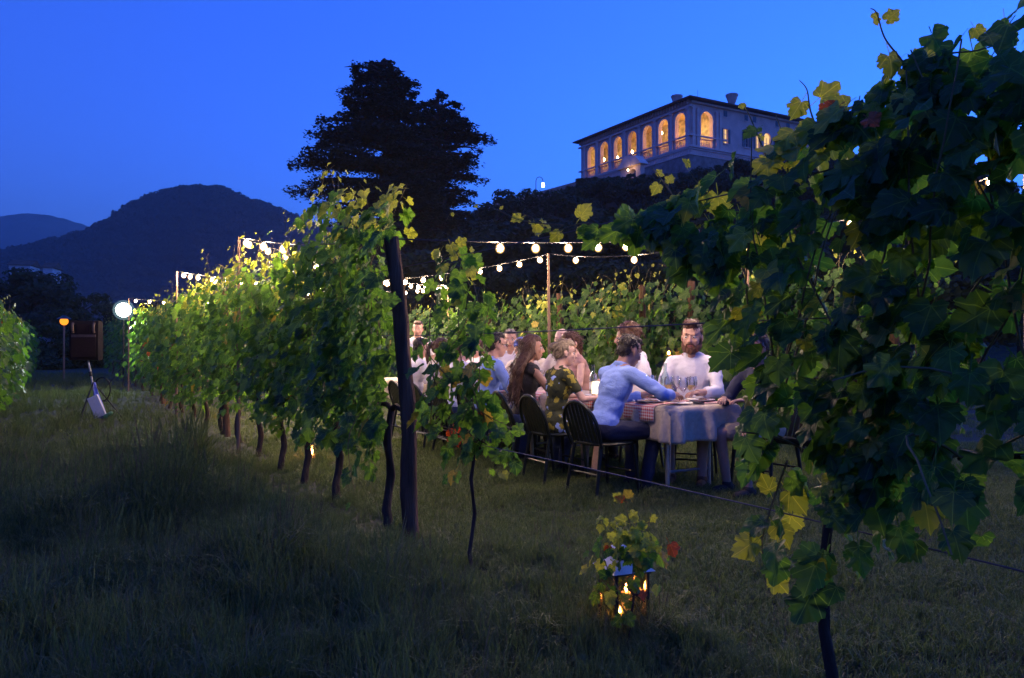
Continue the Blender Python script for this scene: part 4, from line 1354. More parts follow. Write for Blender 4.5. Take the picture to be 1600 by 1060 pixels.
    if curly:
        for _ in range(60):
            a = random.uniform(0, 2 * pi); z = random.uniform(-.3, 1)
            r = sqrt(max(0, 1 - z * z)); v = (.080 * r * cos(a), -.026 + .088 * r * sin(a), .045 + .086 * z)
            if v[1] > .045 and v[2] < .075: continue
            hb(v, (.019,) * 3)
    if style in ('long', 'wavy'):
        for i in range(70):
            a = radians(random.uniform(165, 375)); 
            x0 = .072 * cos(a); y0 = -.02 + .085 * sin(a)
            pts = [H((x0 * .5, y0 * .5, .115)), H((x0 * 1.05, y0 * 1.05, .05)), H((x0 * 1.12, y0 * 1.1, -.04))]
            L0 = random.uniform(.32, .50)
            bx = x0 * random.uniform(.9, 1.3); by = -.075 - abs(random.gauss(.0, .02))
            for t in (.35, .7, 1.0):
                pts.append(PT((bx + .012 * sin(t * 9 + i), by + .01 * cos(t * 8 + i) - .035, .60 - L0 * t)))
            for p, q, r0, r1 in zip(pts, pts[1:], (.016, .018, .020, .019, .015), (.018, .020, .019, .015, .007)):
                hr.cap(p, r0, q, r1, 6)
    if style == 'bun':
        hb((0, -.118, .045), (.038, .034, .036)); hb((.0, -.085, .03), (.045, .04, .045))
        for _ in range(9):
            a = random.uniform(0, 6.28); hr.cap(H((.03 * cos(a), -.118, .045 + .03 * sin(a))), .008, H((.036 * cos(a + 1), -.125, .045 + .034 * sin(a + 1))), .007, 6)
    if style == 'ponytail':
        hr.cap(H((0, -.10, .045)), .024, H((0, -.14, .02)), .026); hr.cap(H((0, -.14, .02)), .027, H((.01, -.15, -.09)), .024); hr.cap(H((.01, -.15, -.09)), .024, H((.015, -.135, -.19)), .010)
    hme = fuse(hr, .008, 1, hn, 'hair', [M[hair]])
    st = MB(); nv_ = len(hme.vertices); rr = random.Random(7)
    if voxel < .0125 and nv_:
        dn = RH @ Vector((0, -.5, -.8))
        for _ in range(420 if style in ('long', 'wavy', 'ponytail') else 260):
            vtx = hme.vertices[rr.randrange(nv_)]; p0 = vtx.co; nn = vtx.normal
            if (p0 - H((0, .08, -.03))).length < .075 and style != 'long': continue
            t = (dn - nn * dn.dot(nn)); t = (t.normalized() if t.length > .05 else Vector((0, 0, -1))) + Vector((rr.gauss(0, .35), rr.gauss(0, .35), rr.gauss(0, .3)))
            L_ = rr.uniform(.02, .05) * (2 if style == 'long' else 1)
            q0 = p0 - nn * .003; q1 = p0 + t * L_ * .5 + nn * .007; q2 = p0 + t * L_ + nn * rr.uniform(0, .012)
            st.tube([q0, q1, q2], [.0028, .0024, .0008], 4, cap=False)
        bm = bmesh.new(); bm.from_mesh(hme); sm = st.mesh('s', M[hair]); bm.from_mesh(sm); bm.to_mesh(hme); bm.free(); bpy.data.meshes.remove(sm)
    link(bpy.data.objects.new('hair', hme), e)
    if beard:
        bd = MB()
        for t in range(11):
            a = pi * t / 10; bd.ell(H((.060 * cos(a), .012 + .058 * sin(a), -.060 - .034 * sin(a))), (.021, .019, .030), 8, 6, R=RH * hk)
        bd.ell(H((0, .070, -.098)), (.036, .028, .030), 10, 8, R=RH * hk)
        bd.cap(H((-.024, .088, -.047)), .0075, H((.024, .088, -.047)), .0075, 6)
        for s in (-1, 1): bd.cap(H((s * .026, .086, -.048)), .007, H((s * .036, .074, -.08)), .011, 6); bd.cap(H((s * .066, .018, -.045)), .012, H((s * .072, .010, -.005)), .006, 6)
        link(bpy.data.objects.new('beard', fuse(bd, .0065, 1, hn, 'beard', [M[beard]])), e)
    if glasses:
        mb = MB()
        for s in (-1, 1):
            pts = [H((s * .032 + .021 * cos(a), .097, .006 + .017 * sin(a))) for a in np.linspace(0, 2 * pi, 13)]
            mb.tube(pts, .0028, 5); mb.tube([H((s * .053, .096, .012)), H((s * .078, .0, .014))], .0025, 5)
        mb.tube([H((-.011, .099, .01)), H((.011, .099, .01))], .0025, 5)
        mb.build('glasses', M['black_metal'], e)
    if glasses == 'head':
        pass
    if cap:
        mb = MB(); mb.ell(H((0, -.015, .058)), (.088, .102, .082), 16, 10, R=RH * hk)
        mb.ell(H((0, .10, .062)), (.062, .055, .008), 12, 6, R=hk * RH @ Matrix.Rotation(radians(-8), 3, 'X'))
        mb.ell(H((0, -.015, .142)), (.008, .008, .006), 8, 6, R=RH * hk)
        link(bpy.data.objects.new('cap', fuse(mb, .008, 1, None, 'cap', [M[cap]])), e)
    return e

def side_pos(a, across):
    p = TC + TA * a + TB * across
    return (p.x, p.y)
NEARF = radians(-60); FARF = radians(120)
def seated(a, across, face, label, chair_label, **kw):
    loc = side_pos(a, across)
    person(loc, face, label, **kw)
    f = Vector((-sin(face), cos(face)))
    chair(loc[0] + f.x * .02, loc[1] + f.y * .02, kw.pop('cf', face), chair_label)

# camera side of the table
seated(.44, -.36, NEARF + .05, 'man in a bright blue shirt with rolled sleeves leaning on the table, seen from behind', 'chair with arched back holding the blue shirt man',
       lean=24, hyaw=-4, hpitch=20, skin='skin_tan', top='shirt_blue', sleeve='rolled', bottom='trousers_navy', hair='hair_black', Rr=(.30, .50, .25, (.9, -.1, -.4)), L=(-.02, .52, .25, (-.6, -.4, -.8)), k=1.04, voxel=.0095)
seated(1.17, -.36, NEARF - .04, 'woman with blond bun and floral dress, seen from behind at the table', 'chair holding the woman in the floral dress',
       lean=8, hyaw=-22, hpitch=6, skin='skin_pale', top='floral', sleeve='short', bottom='floral', legs='dress', hair='hair_blond', style='bun', female=True, k=.97, voxel=.0095)
seated(1.72, -.36, NEARF - .12, 'woman with long dark wavy hair and bare shoulders at the table', 'chair holding the woman with long dark hair',
       lean=6, hyaw=-18, hpitch=2, skin='skin_tan', top='top_black', sleeve='none', bottom='jeans', hair='hair_brown', style='long', female=True, k=1.0, voxel=.0095, L=(-.17, .12, .13), Rr=(.15, .38, .26))
seated(2.50, -.36, NEARF - .10, 'man in black glasses and pale blue shirt, seen in profile at the table', 'chair holding the man in black glasses',
       lean=8, hyaw=-6, hpitch=4, skin='skin', top='shirt_blue', sleeve='rolled', bottom='jeans', hair='hair_black', glasses=True, voxel=.012, k=1.03)
seated(3.2, -.36, NEARF, 'guest in white top half hidden by the young vine, nearest to the man in glasses', 'chair hidden behind the young vine stem',
       lean=6, hyaw=10, top='shirt_white', sleeve='short', bottom='jeans', hair='hair_auburn', style='short', voxel=.014)
seated(3.85, -.36, NEARF, 'guest in cream top behind the young vine leaves', 'chair behind the leaves left of the young vine stem',
       lean=6, hyaw=-20, top='shirt_cream', sleeve='short', bottom='trousers_dark', hair='hair_brown', style='ponytail', female=True, voxel=.014)
seated(4.5, -.36, NEARF, 'guest in white shirt right beside the leaning post', 'chair right beside the leaning post',
       lean=8, hyaw=-10, top='shirt_white', sleeve='rolled', bottom='trousers_dark', hair='hair_black', voxel=.014)
# far side of the table
seated(.60, TWID + .04, FARF + radians(40), 'bearded man with red brown hair in a white shirt looking at the camera', 'chair holding the bearded man',
       lean=-2, hyaw=-4, hpitch=4, skin='skin', top='shirt_white', sleeve='rolled', bottom='shorts_tan', legs='shorts', hair='hair_auburn', style='quiff', beard='beard_red', k=1.07, hk=1.12, voxel=.0085,
       L=(-.10, .34, .22), Rr=(.14, .36, .22), shoe='shoe_brown')
seated(1.38, TWID + .14, FARF - radians(55), 'curly haired man in a white shirt turned away from the camera', 'chair holding the curly haired man',
       lean=12, side=-6, hyaw=20, hpitch=6, hroll=-6, skin='skin', top='shirt_white', sleeve='long', bottom='trousers_dark', hair='hair_auburn', style='curly', k=1.10, voxel=.0095)
seated(2.45, TWID + .16, FARF - radians(20), 'woman with auburn ponytail and bare shoulder leaning over the table', 'chair holding the woman with the auburn ponytail',
       lean=14, hyaw=30, hpitch=10, skin='skin_pale', top='top_rose', sleeve='none', bottom='jeans', hair='hair_auburn', style='ponytail', female=True, k=1.06, voxel=.011)
seated(3.02, TWID + .22, FARF + .3, 'balding man whose forehead shows above the woman with ponytail', 'chair holding the balding man',
       lean=0, hyaw=20, hpitch=4, skin='skin_pale', top='shirt_cream', sleeve='long', bottom='trousers_dark', hair='hair_brown', style='bald', k=1.08, voxel=.012)
seated(3.74, TWID + .12, FARF + .5, 'guest wearing a dark blue cap far down the table', 'chair holding the guest in the blue cap',
       lean=8, hyaw=10, top='shirt_cream', sleeve='short', bottom='jeans', hair='hair_brown', cap='cap_blue', voxel=.013)
seated(4.12, TWID + .14, FARF + .75, 'man with short grey hair and white shirt facing the camera at the far side', 'chair holding the grey haired man',
       lean=4, hyaw=12, hpitch=0, skin='skin', top='shirt_white', sleeve='rolled', bottom='jeans', hair='hair_grey', k=1.08, voxel=.011)
seated(5.2, TWID + .20, FARF + .4, 'guest in white blouse seated at the far side behind the young vine', 'chair at the far end of the far side',
       lean=4, hyaw=20, top='shirt_white', sleeve='short', bottom='jeans', hair='hair_brown', style='long', female=True, voxel=.014)
seated(-.16, TWID + .18, FARF + .1, 'guest in shorts at the near end of the table, hidden behind the near vine', 'chair at the near end hidden by the near vine leaves',
       lean=10, hyaw=-10, skin='skin_tan', top='trousers_navy', sleeve='rolled', bottom='shorts_tan', legs='shorts', hair='hair_brown', L=(-.12, .40, .24), Rr=(.10, .44, .24), voxel=.011)
p = px(836, 540, 10.9)
person((p.x, p.y), FARF + .4, 'guest in a bright red cap beyond the far side of the table', lean=4, hyaw=0, top='shirt_cream', sleeve='short', bottom='jeans', hair='hair_brown', cap='cap_red', voxel=.013)
chair(p.x, p.y, FARF + .4, 'chair holding the guest in the red cap')
p = px(652, 540, 11.4)
person((p.x, p.y), radians(200), 'waiter standing behind the leaning post with his face above the leaves', seat=False, lean=2, hyaw=-20, top='shirt_white', sleeve='short', bottom='trousers_dark', hair='hair_brown', voxel=.013,
       k=.92, group='waiting staff')

# ------------------------------------------------------------------ poles, posts, string lights
def pole(x, y, h, label, r=.020, lean=(0, 0)):
    mb = MB(); mb.tube([(0, 0, -.2), (lean[0] * .5, lean[1] * .5, h / 2), (lean[0], lean[1], h)], [r * 1.15, r, r * .85], 8)
    o = mb.build('light_pole', M['pole_wood']); o.location = (x, y, gz(x, y))
    tag(o, label, 'pole', 'thin wooden poles carrying the bulb strings')
pl = {}
def top_at(name, xp, yp, d, label, **k):
    p = px(xp, yp, d); pole(p.x, p.y, p.z - gz(p.x, p.y), label, **k); pl[name] = p
top_at('P1', 373, 370, 9.0, 'tall thin pole in the middle row carrying the near bulb string')
top_at('P2', 860, 397, 10.8, 'thin pole behind the dinner guests at the end of the sloping string', lean=(-.03, 0))
top_at('P3', 276, 424, 13.3, 'shorter looking pole farther along the middle row')
top_at('P4', 700, 446, 17.0, 'far pole near the far row, hidden by young vine leaves')
top_at('P5', 201, 467, 21.0, 'farthest pole beside the floodlight')
top_at('P6', 1168, 366, 8.0, 'pole behind the near vine left shoulder')
pl['post'] = px(618, 374, 4.98)
q = Vector((5.2, 7.9, 0)); pole(q.x, q.y, 3.15, 'pole at the far right behind the dark near vine leaves'); pl['P7'] = Vector((q.x, q.y, 3.1))

bm_ = MB(); bm_.ell((0, 0, -.056), (.0255, .0255, .029), 8, 6); bm_.ell((0, 0, -.056), (.042, .042, .047), 12, 8, mi=1); BULB = bm_.mesh('bulb', [M['bulb'], M['bulb_halo_globe']])  # outer shell carries the imitated halo
bm_ = MB(); bm_.lathe([(0, 0.01), (.013, .008), (.015, -.02), (.011, -.024), (0, -.024)], 7); SOCK = bm_.mesh('socket', M['cable'])
def string(a, b, sag, label, step=.36, fr=(0, 1), bs=1.0):
    a = Vector(a); b = Vector(b)
    e = empty('string_light', a); tag(e, label, 'string lights', 'strings of warm bulbs over the dinner')
    L = (b - a).length; N = 40
    f = lambda t: a.lerp(b, t) - Vector((0, 0, 4 * sag * t * (1 - t)))
    mb = MB(); mb.tube([f(i / N) - a for i in range(N + 1)], .0055, 5); mb.build('cable', M['cable'], e)
    n = int(L / step)
    for i in range(n):
        t = (i + .5) / n
        if not fr[0] <= t <= fr[1]: continue
        p = f(t) - a
        s = link(bpy.data.objects.new('socket', SOCK), e); s.location = p; s.scale = (bs, bs, bs)
        o = link(bpy.data.objects.new('bulb', BULB), s)
string(pl['post'], pl['P6'], .05, 'nearly level string of large bulbs crossing above the dinner from the leaning post', .34, (.15, 1), .80)
string(pl['P1'], pl['post'], .06, 'string of bulbs running through the hedge from tall pole to leaning post', .72, (0, .5))
string(pl['P1'], pl['P4'], .16, 'short string running away from the tall pole above the middle row', .42)
string(pl['P3'], pl['P2'], .30, 'sloping string of bulbs that ends at the pole behind the guests', .30)
string(pl['P3'], pl['P4'], .25, 'far string of small bulbs seen between post and young vine', .42)
string(pl['P5'], pl['P4'], .20, 'farthest string of bulbs leading to the floodlight', .5)
string(pl['P6'], pl['P7'], .12, 'string of bulbs mostly hidden behind the near vine', .6)
string(pl['P2'], pl['P6'], .12, 'short string joining the two poles behind the guests', .9)

def floodlight():
    p = px(193, 484, 22); e = empty('floodlight', (p.x, p.y, gz(p.x, p.y)), 0)
    e.rotation_euler = (0, 0, atan2(-p.x, p.y) + pi)
    tag(e, 'dazzling white round floodlight on a stand at the end of the grass aisle', 'floodlight')
    mb = MB(); mb.tube([(0, 0, 0), (0, 0, p.z - .2)], .025, 8)
    for k in range(3):
        a = k * 2.094; mb.tube([(0, 0, .7), (.5 * cos(a), .5 * sin(a), 0)], .015, 6)
    mb.build('stand', M['black_metal'], e)
    T = Matrix.Translation((0, 0, p.z)) @ Matrix.Rotation(radians(-90), 4, 'X')
    mb = MB(); mb.lathe([(0, -.14), (.10, -.14), (.20, -.02), (.215, 0.0), (.20, 0.0), (.19, -.01)], 20, T=T); mb.build('housing', M['black_metal'], e)
    mb = MB(); mb.lathe([(0, .03), (.10, .02), (.188, -.006)], 20, T=T); mb.build('lens', M['flood'], e)
    mb = MB(); mb.lathe([(.19, -.008), (.27, .03), (.275, .03), (.28, .025)], 24, T=T); mb.build('halo_ring', M['flood_halo'], e)  # added ring, imitates the glow spreading past the lens
floodlight()

def orange_lamp():
    p = px(100, 503, 26); e = empty('garden_lamp', (p.x, p.y, gz(p.x, p.y)))
    tag(e, 'small orange lamp on a post beyond the loudspeaker', 'lamp')
    mb = MB(); mb.tube([(0, 0, 0), (0, 0, p.z - .1)], .03, 6); mb.build('post', M['pole_wood'], e)
    mb = MB(); mb.ell((0, 0, p.z), (.13, .13, .13), 10, 8); mb.build('bulb', M['orange_bulb'], e)
    mb = MB(); mb.lathe([(.03, .2), (.22, .08), (.21, .075)], 12, (0, 0, p.z)); mb.build('lamp_shade', M['black_metal'], e)
orange_lamp()

def post(x, y, top, r, label, h=None):
    mb = MB(); g0 = gz(x, y); n = 12
    t = Vector(top); b = Vector((x, y, g0 - .25)); pts = []; rad = []
    for i in range(n + 1):
        k = i / n; p = b.lerp(t, k); w = .016 * sin(k * 6 + x * 3) + .006 * sin(k * 17)
        pts.append(p - Vector((x, y, g0)) + Vector((w, w * .6, 0))); rad.append(r * (1.08 - .18 * k) * (1 + .07 * sin(i * 2.3)))
    mb.tube(pts, rad, 12); o = mb.build('vineyard_post', M['post_wood']); o.location = (x, y, g0)
    tag(o, label, 'post', 'wooden trellis posts of the vine rows')
tp_ = px(616, 372, 4.95)
post(-.605, 4.92, tp_, .051, 'thick leaning round post at the end of the dense hedge, beside the dinner table')
for (d, off, lab) in ((10.6, 0, 'post inside the middle vine row behind the tall pole'), (17, 0, 'far post inside the middle vine row')):
    p = row(off, d); post(p.x, p.y, (p.x - .03, p.y, 2.0), .045, lab)
for (xp, lab, ty, d) in ((765, 'post in the far row left of the sloping string', 463, 15.4), (873, 'post in the far row directly behind the thin pole', 459, 13.2), (1005, 'post in the far row above the blue shirt man', 446, 11.3), (1080, 'post in the far row left of the bearded man', 440, 10.4),
                         (1398, 'post in the far row glimpsed through the near vine', 400, 8.3)):
    t = px(xp, ty, d); post(t.x, t.y, t, .055, lab)
p = row(-3.1, 13.5); post(p.x, p.y, (p.x, p.y, 1.85), .045, 'post hidden in the left vine row')

# ------------------------------------------------------------------ speaker and lanterns
def speaker():
    p = px(148, 655, 13.3); z0 = gz(p.x, p.y)
    s = empty('speaker_stand', (p.x, p.y, z0)); tag(s, 'silver tripod stand under the loudspeaker in the grass aisle', 'speaker stand')
    dx = -.11
    mb = MB(); mb.tube([(.02, 0, .3), (dx, 0, 1.0)], .018, 8); mb.build('pole', M['steel'], s)
    mb = MB(); mb.tube([(dx * .55 , 0, .72), (dx * .7, 0, .80)], .028, 8); mb.build('collar', M['black_metal'], s)
    for k in range(3):
        a = .5 + k * 2.094
        mb = MB(); mb.tube([(-.02, 0, .62), (.42 * cos(a), .42 * sin(a), .01)], .013, 6); mb.build('leg', M['black_metal'], s)
        mb = MB(); mb.tube([(.0, 0, .28), (.22 * cos(a), .22 * sin(a), .30)], .009, 6); mb.build('brace', M['black_metal'], s)
    e = empty('loudspeaker', (p.x + dx, p.y, z0 + 1.0), 0.15); tag(e, 'brown black loudspeaker box on the tripod stand', 'loudspeaker')
    mb = MB()
    sec = [(0, -.19, .16), (.28, -.20, .17), (.66, -.18, .15)]
    vs = []
    for z, y0, y1 in sec:
        w = .225
        vs += [(-w, y0, z), (w, y0, z), (w * .8, y1, z), (-w * .8, y1, z)]
    fs = [(3, 2, 1, 0), (8, 9, 10, 11)]
    for i in (0, 4):
        for j in range(4): fs.append((i + j, i + (j + 1) % 4, i + 4 + (j + 1) % 4, i + 4 + j))
    mb.add(vs, fs); mb.build('cabinet', M['speaker_body'], e, smooth=False)
    mb = MB(); mb.box(-.19, .19, -.222, -.204, .05, .38); mb.build('grille', M['speaker_grille'], e, smooth=False)
    mb = MB(); mb.box(-.10, .10, -.216, -.196, .44, .60); mb.build('horn', M['speaker_grille'], e, smooth=False)
    mb = MB(); mb.box(-.19, .19, -.218, -.200, .385, .43); mb.build('trim', M['speaker_horn'], e, smooth=False)
    for sx in (-1, 1):
        mb = MB(); mb.tube([(sx * .165, -.205, .46), (sx * .165, -.235, .50), (sx * .165, -.235, .58), (sx * .165, -.205, .62)], .022, 8); mb.build('handle', M['speaker_horn'], e)
    # loose things at the foot
    mb = MB(); n = 9; vs = []
    for i in range(n):
        t = i / (n - 1); w = .015 + .10 * t
        for j in range(5):
            u = j / 4 - .5; vs.append((.02 + .16 * t + w * 2 * u, -.03 - .12 * t + .02 * sin(u * 9 + t * 4), .62 - .60 * t))
    mb.add(vs, [(i * 5 + j, i * 5 + j + 1, i * 5 + 5 + j + 1, i * 5 + 5 + j) for i in range(n - 1) for j in range(4)])
    o = mb.build('cloth', M['blue_cloth']); o.location = (p.x, p.y, z0); tag(o, 'blue cloth hanging down the leg of the speaker stand', 'cloth')
    md = o.modifiers.new('t', 'SOLIDIFY'); md.thickness = .006
    T = Matrix.Rotation(radians(-24), 4, 'Y')
    mb = MB(); mb.box(-.09, .09, -.02, .02, 0, .36, T=T); o = mb.build('paper_bag', M['white_paper'], smooth=False); o.location = (p.x + .22, p.y - .2, z0 + .06)
    tag(o, 'white paper bag leaning against the foot of the speaker stand', 'bag')
    mb = MB(); mb.cap((0, 0, 0), .035, (.10, 0, .06), .03); o = mb.build('plastic_bottle', M['green_plastic']); o.location = (p.x + .33, p.y - .28, z0 + .06)
    tag(o, 'green plastic bottle lying beside the white paper bag', 'bottle')
    mb = MB(); mb.tube([(.10 + .14 * cos(a), .02, .50 + .20 * sin(a)) for a in np.linspace(0, 12.4, 40)], .011, 5)
    o = mb.build('cable_coil', M['cable']); o.location = (p.x + .02, p.y, z0); tag(o, 'coil of black cable hanging on the speaker stand', 'cable')
speaker()

def lantern():
    p = px(974, 985, 3.43)
    e = empty('lantern', (p.x, p.y, gz(p.x, p.y)), .35); e.scale = (.86, .86, .86)
    tag(e, 'black framed garden lantern with white pagoda roof and two candles in the grass', 'lantern')
    w = .088; h = .26
    mb = MB(); mb.box(-w - .01, w + .01, -w - .01, w + .01, 0.0, .022); mb.build('base', M['black_metal'], e, smooth=False)
    for (sx, sy) in ((-1, -1), (1, -1), (1, 1), (-1, 1)):
        mb = MB(); mb.box(sx * w - .007, sx * w + .007, sy * w - .007, sy * w + .007, .0221, h + .02); mb.build('corner_bar', M['black_metal'], e, smooth=False)
    for k in range(4):
        T = Matrix.Rotation(k * pi / 2, 4, 'Z')
        mb = MB(); mb.box(-w + .009, w - .009, w - .002, w + .001, .024, h + .016, T=T); mb.build('pane', M['pane_glass'], e, smooth=False)
    def frus(z0, z1, r0, r1, nm, m):
        mb = MB(); a = [(-r0, -r0, z0), (r0, -r0, z0), (r0, r0, z0), (-r0, r0, z0), (-r1, -r1, z1), (r1, -r1, z1), (r1, r1, z1), (-r1, r1, z1)]
        mb.add(a, [(3, 2, 1, 0), (4, 5, 6, 7), (0, 1, 5, 4), (1, 2, 6, 5), (2, 3, 7, 6), (3, 0, 4, 7)]); mb.build(nm, M[m], e, smooth=False)
    frus(h + .021, h + .034, w + .012, w + .012, 'top_frame', 'black_metal')
    frus(h + .035, h + .085, w + .030, .055, 'roof', 'white_metal')
    frus(h + .086, h + .125, .055, .055, 'vent', 'black_metal')
    frus(h + .126, h + .155, .068, .02, 'roof_cap', 'white_metal')
    mb = MB(); mb.tube([(-.03, 0, h + .15), (-.03, 0, h + .175), (0, 0, h + .195), (.03, 0, h + .175), (.03, 0, h + .15)], .004, 6); mb.build('handle', M['black_metal'], e)
    for (x, y, hh) in ((.03, .03, .135), (-.035, -.03, .045)):
        mb = MB(); mb.lathe([(0, .0225), (.026, .0225), (.026, .0225 + hh), (.021, .022 + hh), (0, .018 + hh)], 14, (x, y, 0)); c = mb.build('candle', M['wax'], e)
        mb = MB(); mb.lathe([(0, hh + .022), (.0065, hh + .030), (.008, hh + .040), (.0045, hh + .055), (0, hh + .068)], 8, (x, y, 0)); mb.build('flame', M['flame'], c)
lantern()
def jar(xp, yp, d, z, label, s=1.0):
    p = px(xp, yp, d); e = empty('candle_jar', (p.x, p.y, (gz(p.x, p.y) if z is None else p.z))); e.scale = (s, s, s)
    tag(e, label, 'candle jar', 'candle jars standing about the vineyard')
    mb = MB(); mb.lathe([(0, 0), (.045, 0), (.05, .02), (.05, .11), (.042, .13)], 14); mb.build('jar', M['pane_glass'], e)
    mb = MB(); mb.lathe([(0, .004), (.036, .004), (.036, .05), (0, .05)], 12); mb.build('candle', M['wax'], e)
    mb = MB(); mb.ell((0, 0, .075), (.014, .014, .026), 8, 6); mb.build('flame', M['flame'], e)
jar(487, 714, 8.5, None, 'candle jar glowing under the hedge, directly behind a thin trunk', 1.35)
jar(283, 622, 18.6, None, 'tiny candle light far along the foot of the middle row', 1.3)
jar(346, 655, 13.2, None, 'small candle light at the foot of the row behind crooked trunks', 1.2)
jar(1045, 562, 10.6, 1, 'candle light hanging in the far row between two white shirts', 1.1)
mb = MB(); p = px(1045, 562, 10.6)
mb.tube([(0, 0, .16), (.01, 0, .25), (0, 0, .4)], .004, 5); mb.lathe([(.048, .12), (.046, .16), (.0, .17)], 10); o = mb.build('jar_hanger', M['wire']); o.location = p
tag(o, 'wire hanger holding the candle light in the far row', 'hanger')

# ------------------------------------------------------------------ vine leaves
NSH = 7
def leaf_shape(lod, seed):
    r = np.random.default_rng(seed)
    half = [(.10, -.12), (.24, -.19), (.35, -.14), (.42, -.05), (.51, .05), (.48, .15), (.54, .23), (.45, .31), (.55, .40), (.58, .54), (.50, .59), (.46, .67), (.35, .62),
            (.34, .74), (.26, .79), (.21, .90), (.11, .95), (0, 1.08)]
    if lod == 1: half = [(.24, -.17), (.51, .06), (.44, .30), (.57, .52), (.36, .62), (.22, .88), (0, 1.06)]
    if lod == 2: half = [(.40, -.08), (.55, .50), (0, 1.04)]
    a = np.array(half)
    Rr = a.copy(); Lf = a[:-1][::-1].copy(); Lf[:, 0] *= -1
    out = np.concatenate([[(0, .02)], Rr, Lf])
    out[1:] += r.normal(0, .022 if lod < 2 else .05, (len(out) - 1, 2))
    c = np.array([0, .36])
    fold = r.uniform(.05, .38); cup = r.uniform(-.35, .55); wob = r.uniform(.03, .11); ph = r.uniform(0, 6)
    def z(p):
        d = p - c; q = np.hypot(d[:, 0], d[:, 1])
        return fold * np.abs(p[:, 0]) - cup * q * q - .12 * p[:, 1] ** 2 + wob * np.sin(np.arctan2(d[:, 1], d[:, 0]) * 5 + ph) * q * 2
    n = len(out)
    if lod == 0:
        ring = c + (out - c) * .55
        P = np.concatenate([[c], ring, out])
        F = []
        for i in range(n):
            j = (i + 1) % n
            F += [(0, 1 + i, 1 + j), (1 + i, 1 + n + i, 1 + n + j), (1 + i, 1 + n + j, 1 + j)]
    else:
        P = np.concatenate([[c], out])
        F = [(0, 1 + i, 1 + (i + 1) % n) for i in range(n)]
    V = np.column_stack([P, z(P)])
    V[:, 1] += .06          # petiole end sits at the origin
    F = np.array(F)
    if lod < 2:             # the leaf stalk
        b = len(V)
        V = np.concatenate([V, [(-.018, -.55, -.10), (.018, -.55, -.10), (.018, .09, .0), (-.018, .09, .0)]])
        F = np.concatenate([F, [(b, b + 1, b + 2), (b, b + 2, b + 3)]])
        P = np.concatenate([P, [(.3, .9)] * 4])
    return V, F, P
SH = {l: [leaf_shape(l, 40 + 10 * l + k) for k in range(NSH)] for l in (0, 1, 2)}
LM = {}
for l in (0, 1):
    for k in range(NSH):
        for mk in ('leaf', 'tip_backlit_leaf', 'yellow_leaf', 'red_leaf'):
            V_, F_, P_ = SH[l][k]
            LM[l, k, mk] = np_mesh('leaf', V_, F_, M[mk], uv=P_, smooth=True)
MK = ['leaf', 'tip_backlit_leaf', 'yellow_leaf', 'red_leaf']

def frames(N, T):
    N = N / np.linalg.norm(N, axis=1)[:, None]
    T = T - N * (T * N).sum(1)[:, None]; T /= np.linalg.norm(T, axis=1)[:, None] + 1e-9
    X = np.cross(T, N)
    return np.stack([X, T, N], 2)

def put_leaves(root, P, N, T, S, K, lod, nobj, score, mat_name='leaf'):
    """the nobj best scored leaves become objects, the rest one mass of leaves"""
    F3 = frames(N, T); n = len(P)
    var = rng.integers(0, NSH, n)
    order = np.argsort(-score); top = order[:nobj]; rest = order[nobj:]
    for i in top:
        o = bpy.data.objects.new('leaf', LM[min(lod, 1), int(var[i]), MK[int(K[i])]])
        m = Matrix([[F3[i][r][c] * S[i] for c in range(3)] + [P[i][r]] for r in range(3)] + [[0, 0, 0, 1]])
        COL.objects.link(o); o.parent = root; o.matrix_local = m
    if len(rest):
        VV = []; FF = []; UU = []; MM = []; b = 0
        for v in range(5):
            V0, F0, P0 = SH[lod][v]
            idx = rest[var[rest] == v]
            if not len(idx): continue
            Q = np.einsum('nij,kj->nki', F3[idx] * S[idx][:, None, None], V0) + P[idx][:, None, :]
            VV.append(Q.reshape(-1, 3)); k = len(V0)
            FF.append((F0[None] + (np.arange(len(idx)) * k)[:, None, None] + b).reshape(-1, 3))
            UU.append(np.tile(P0, (len(idx), 1))); MM.append(np.repeat(K[idx], len(F0))); b += len(idx) * k
        me = np_mesh('leaves', np.concatenate(VV), np.concatenate(FF), [M[q] for q in MK], np.concatenate(MM), np.concatenate(UU), smooth=True)
        o = link(bpy.data.objects.new('leaves', me), root); o['kind'] = 'stuff'

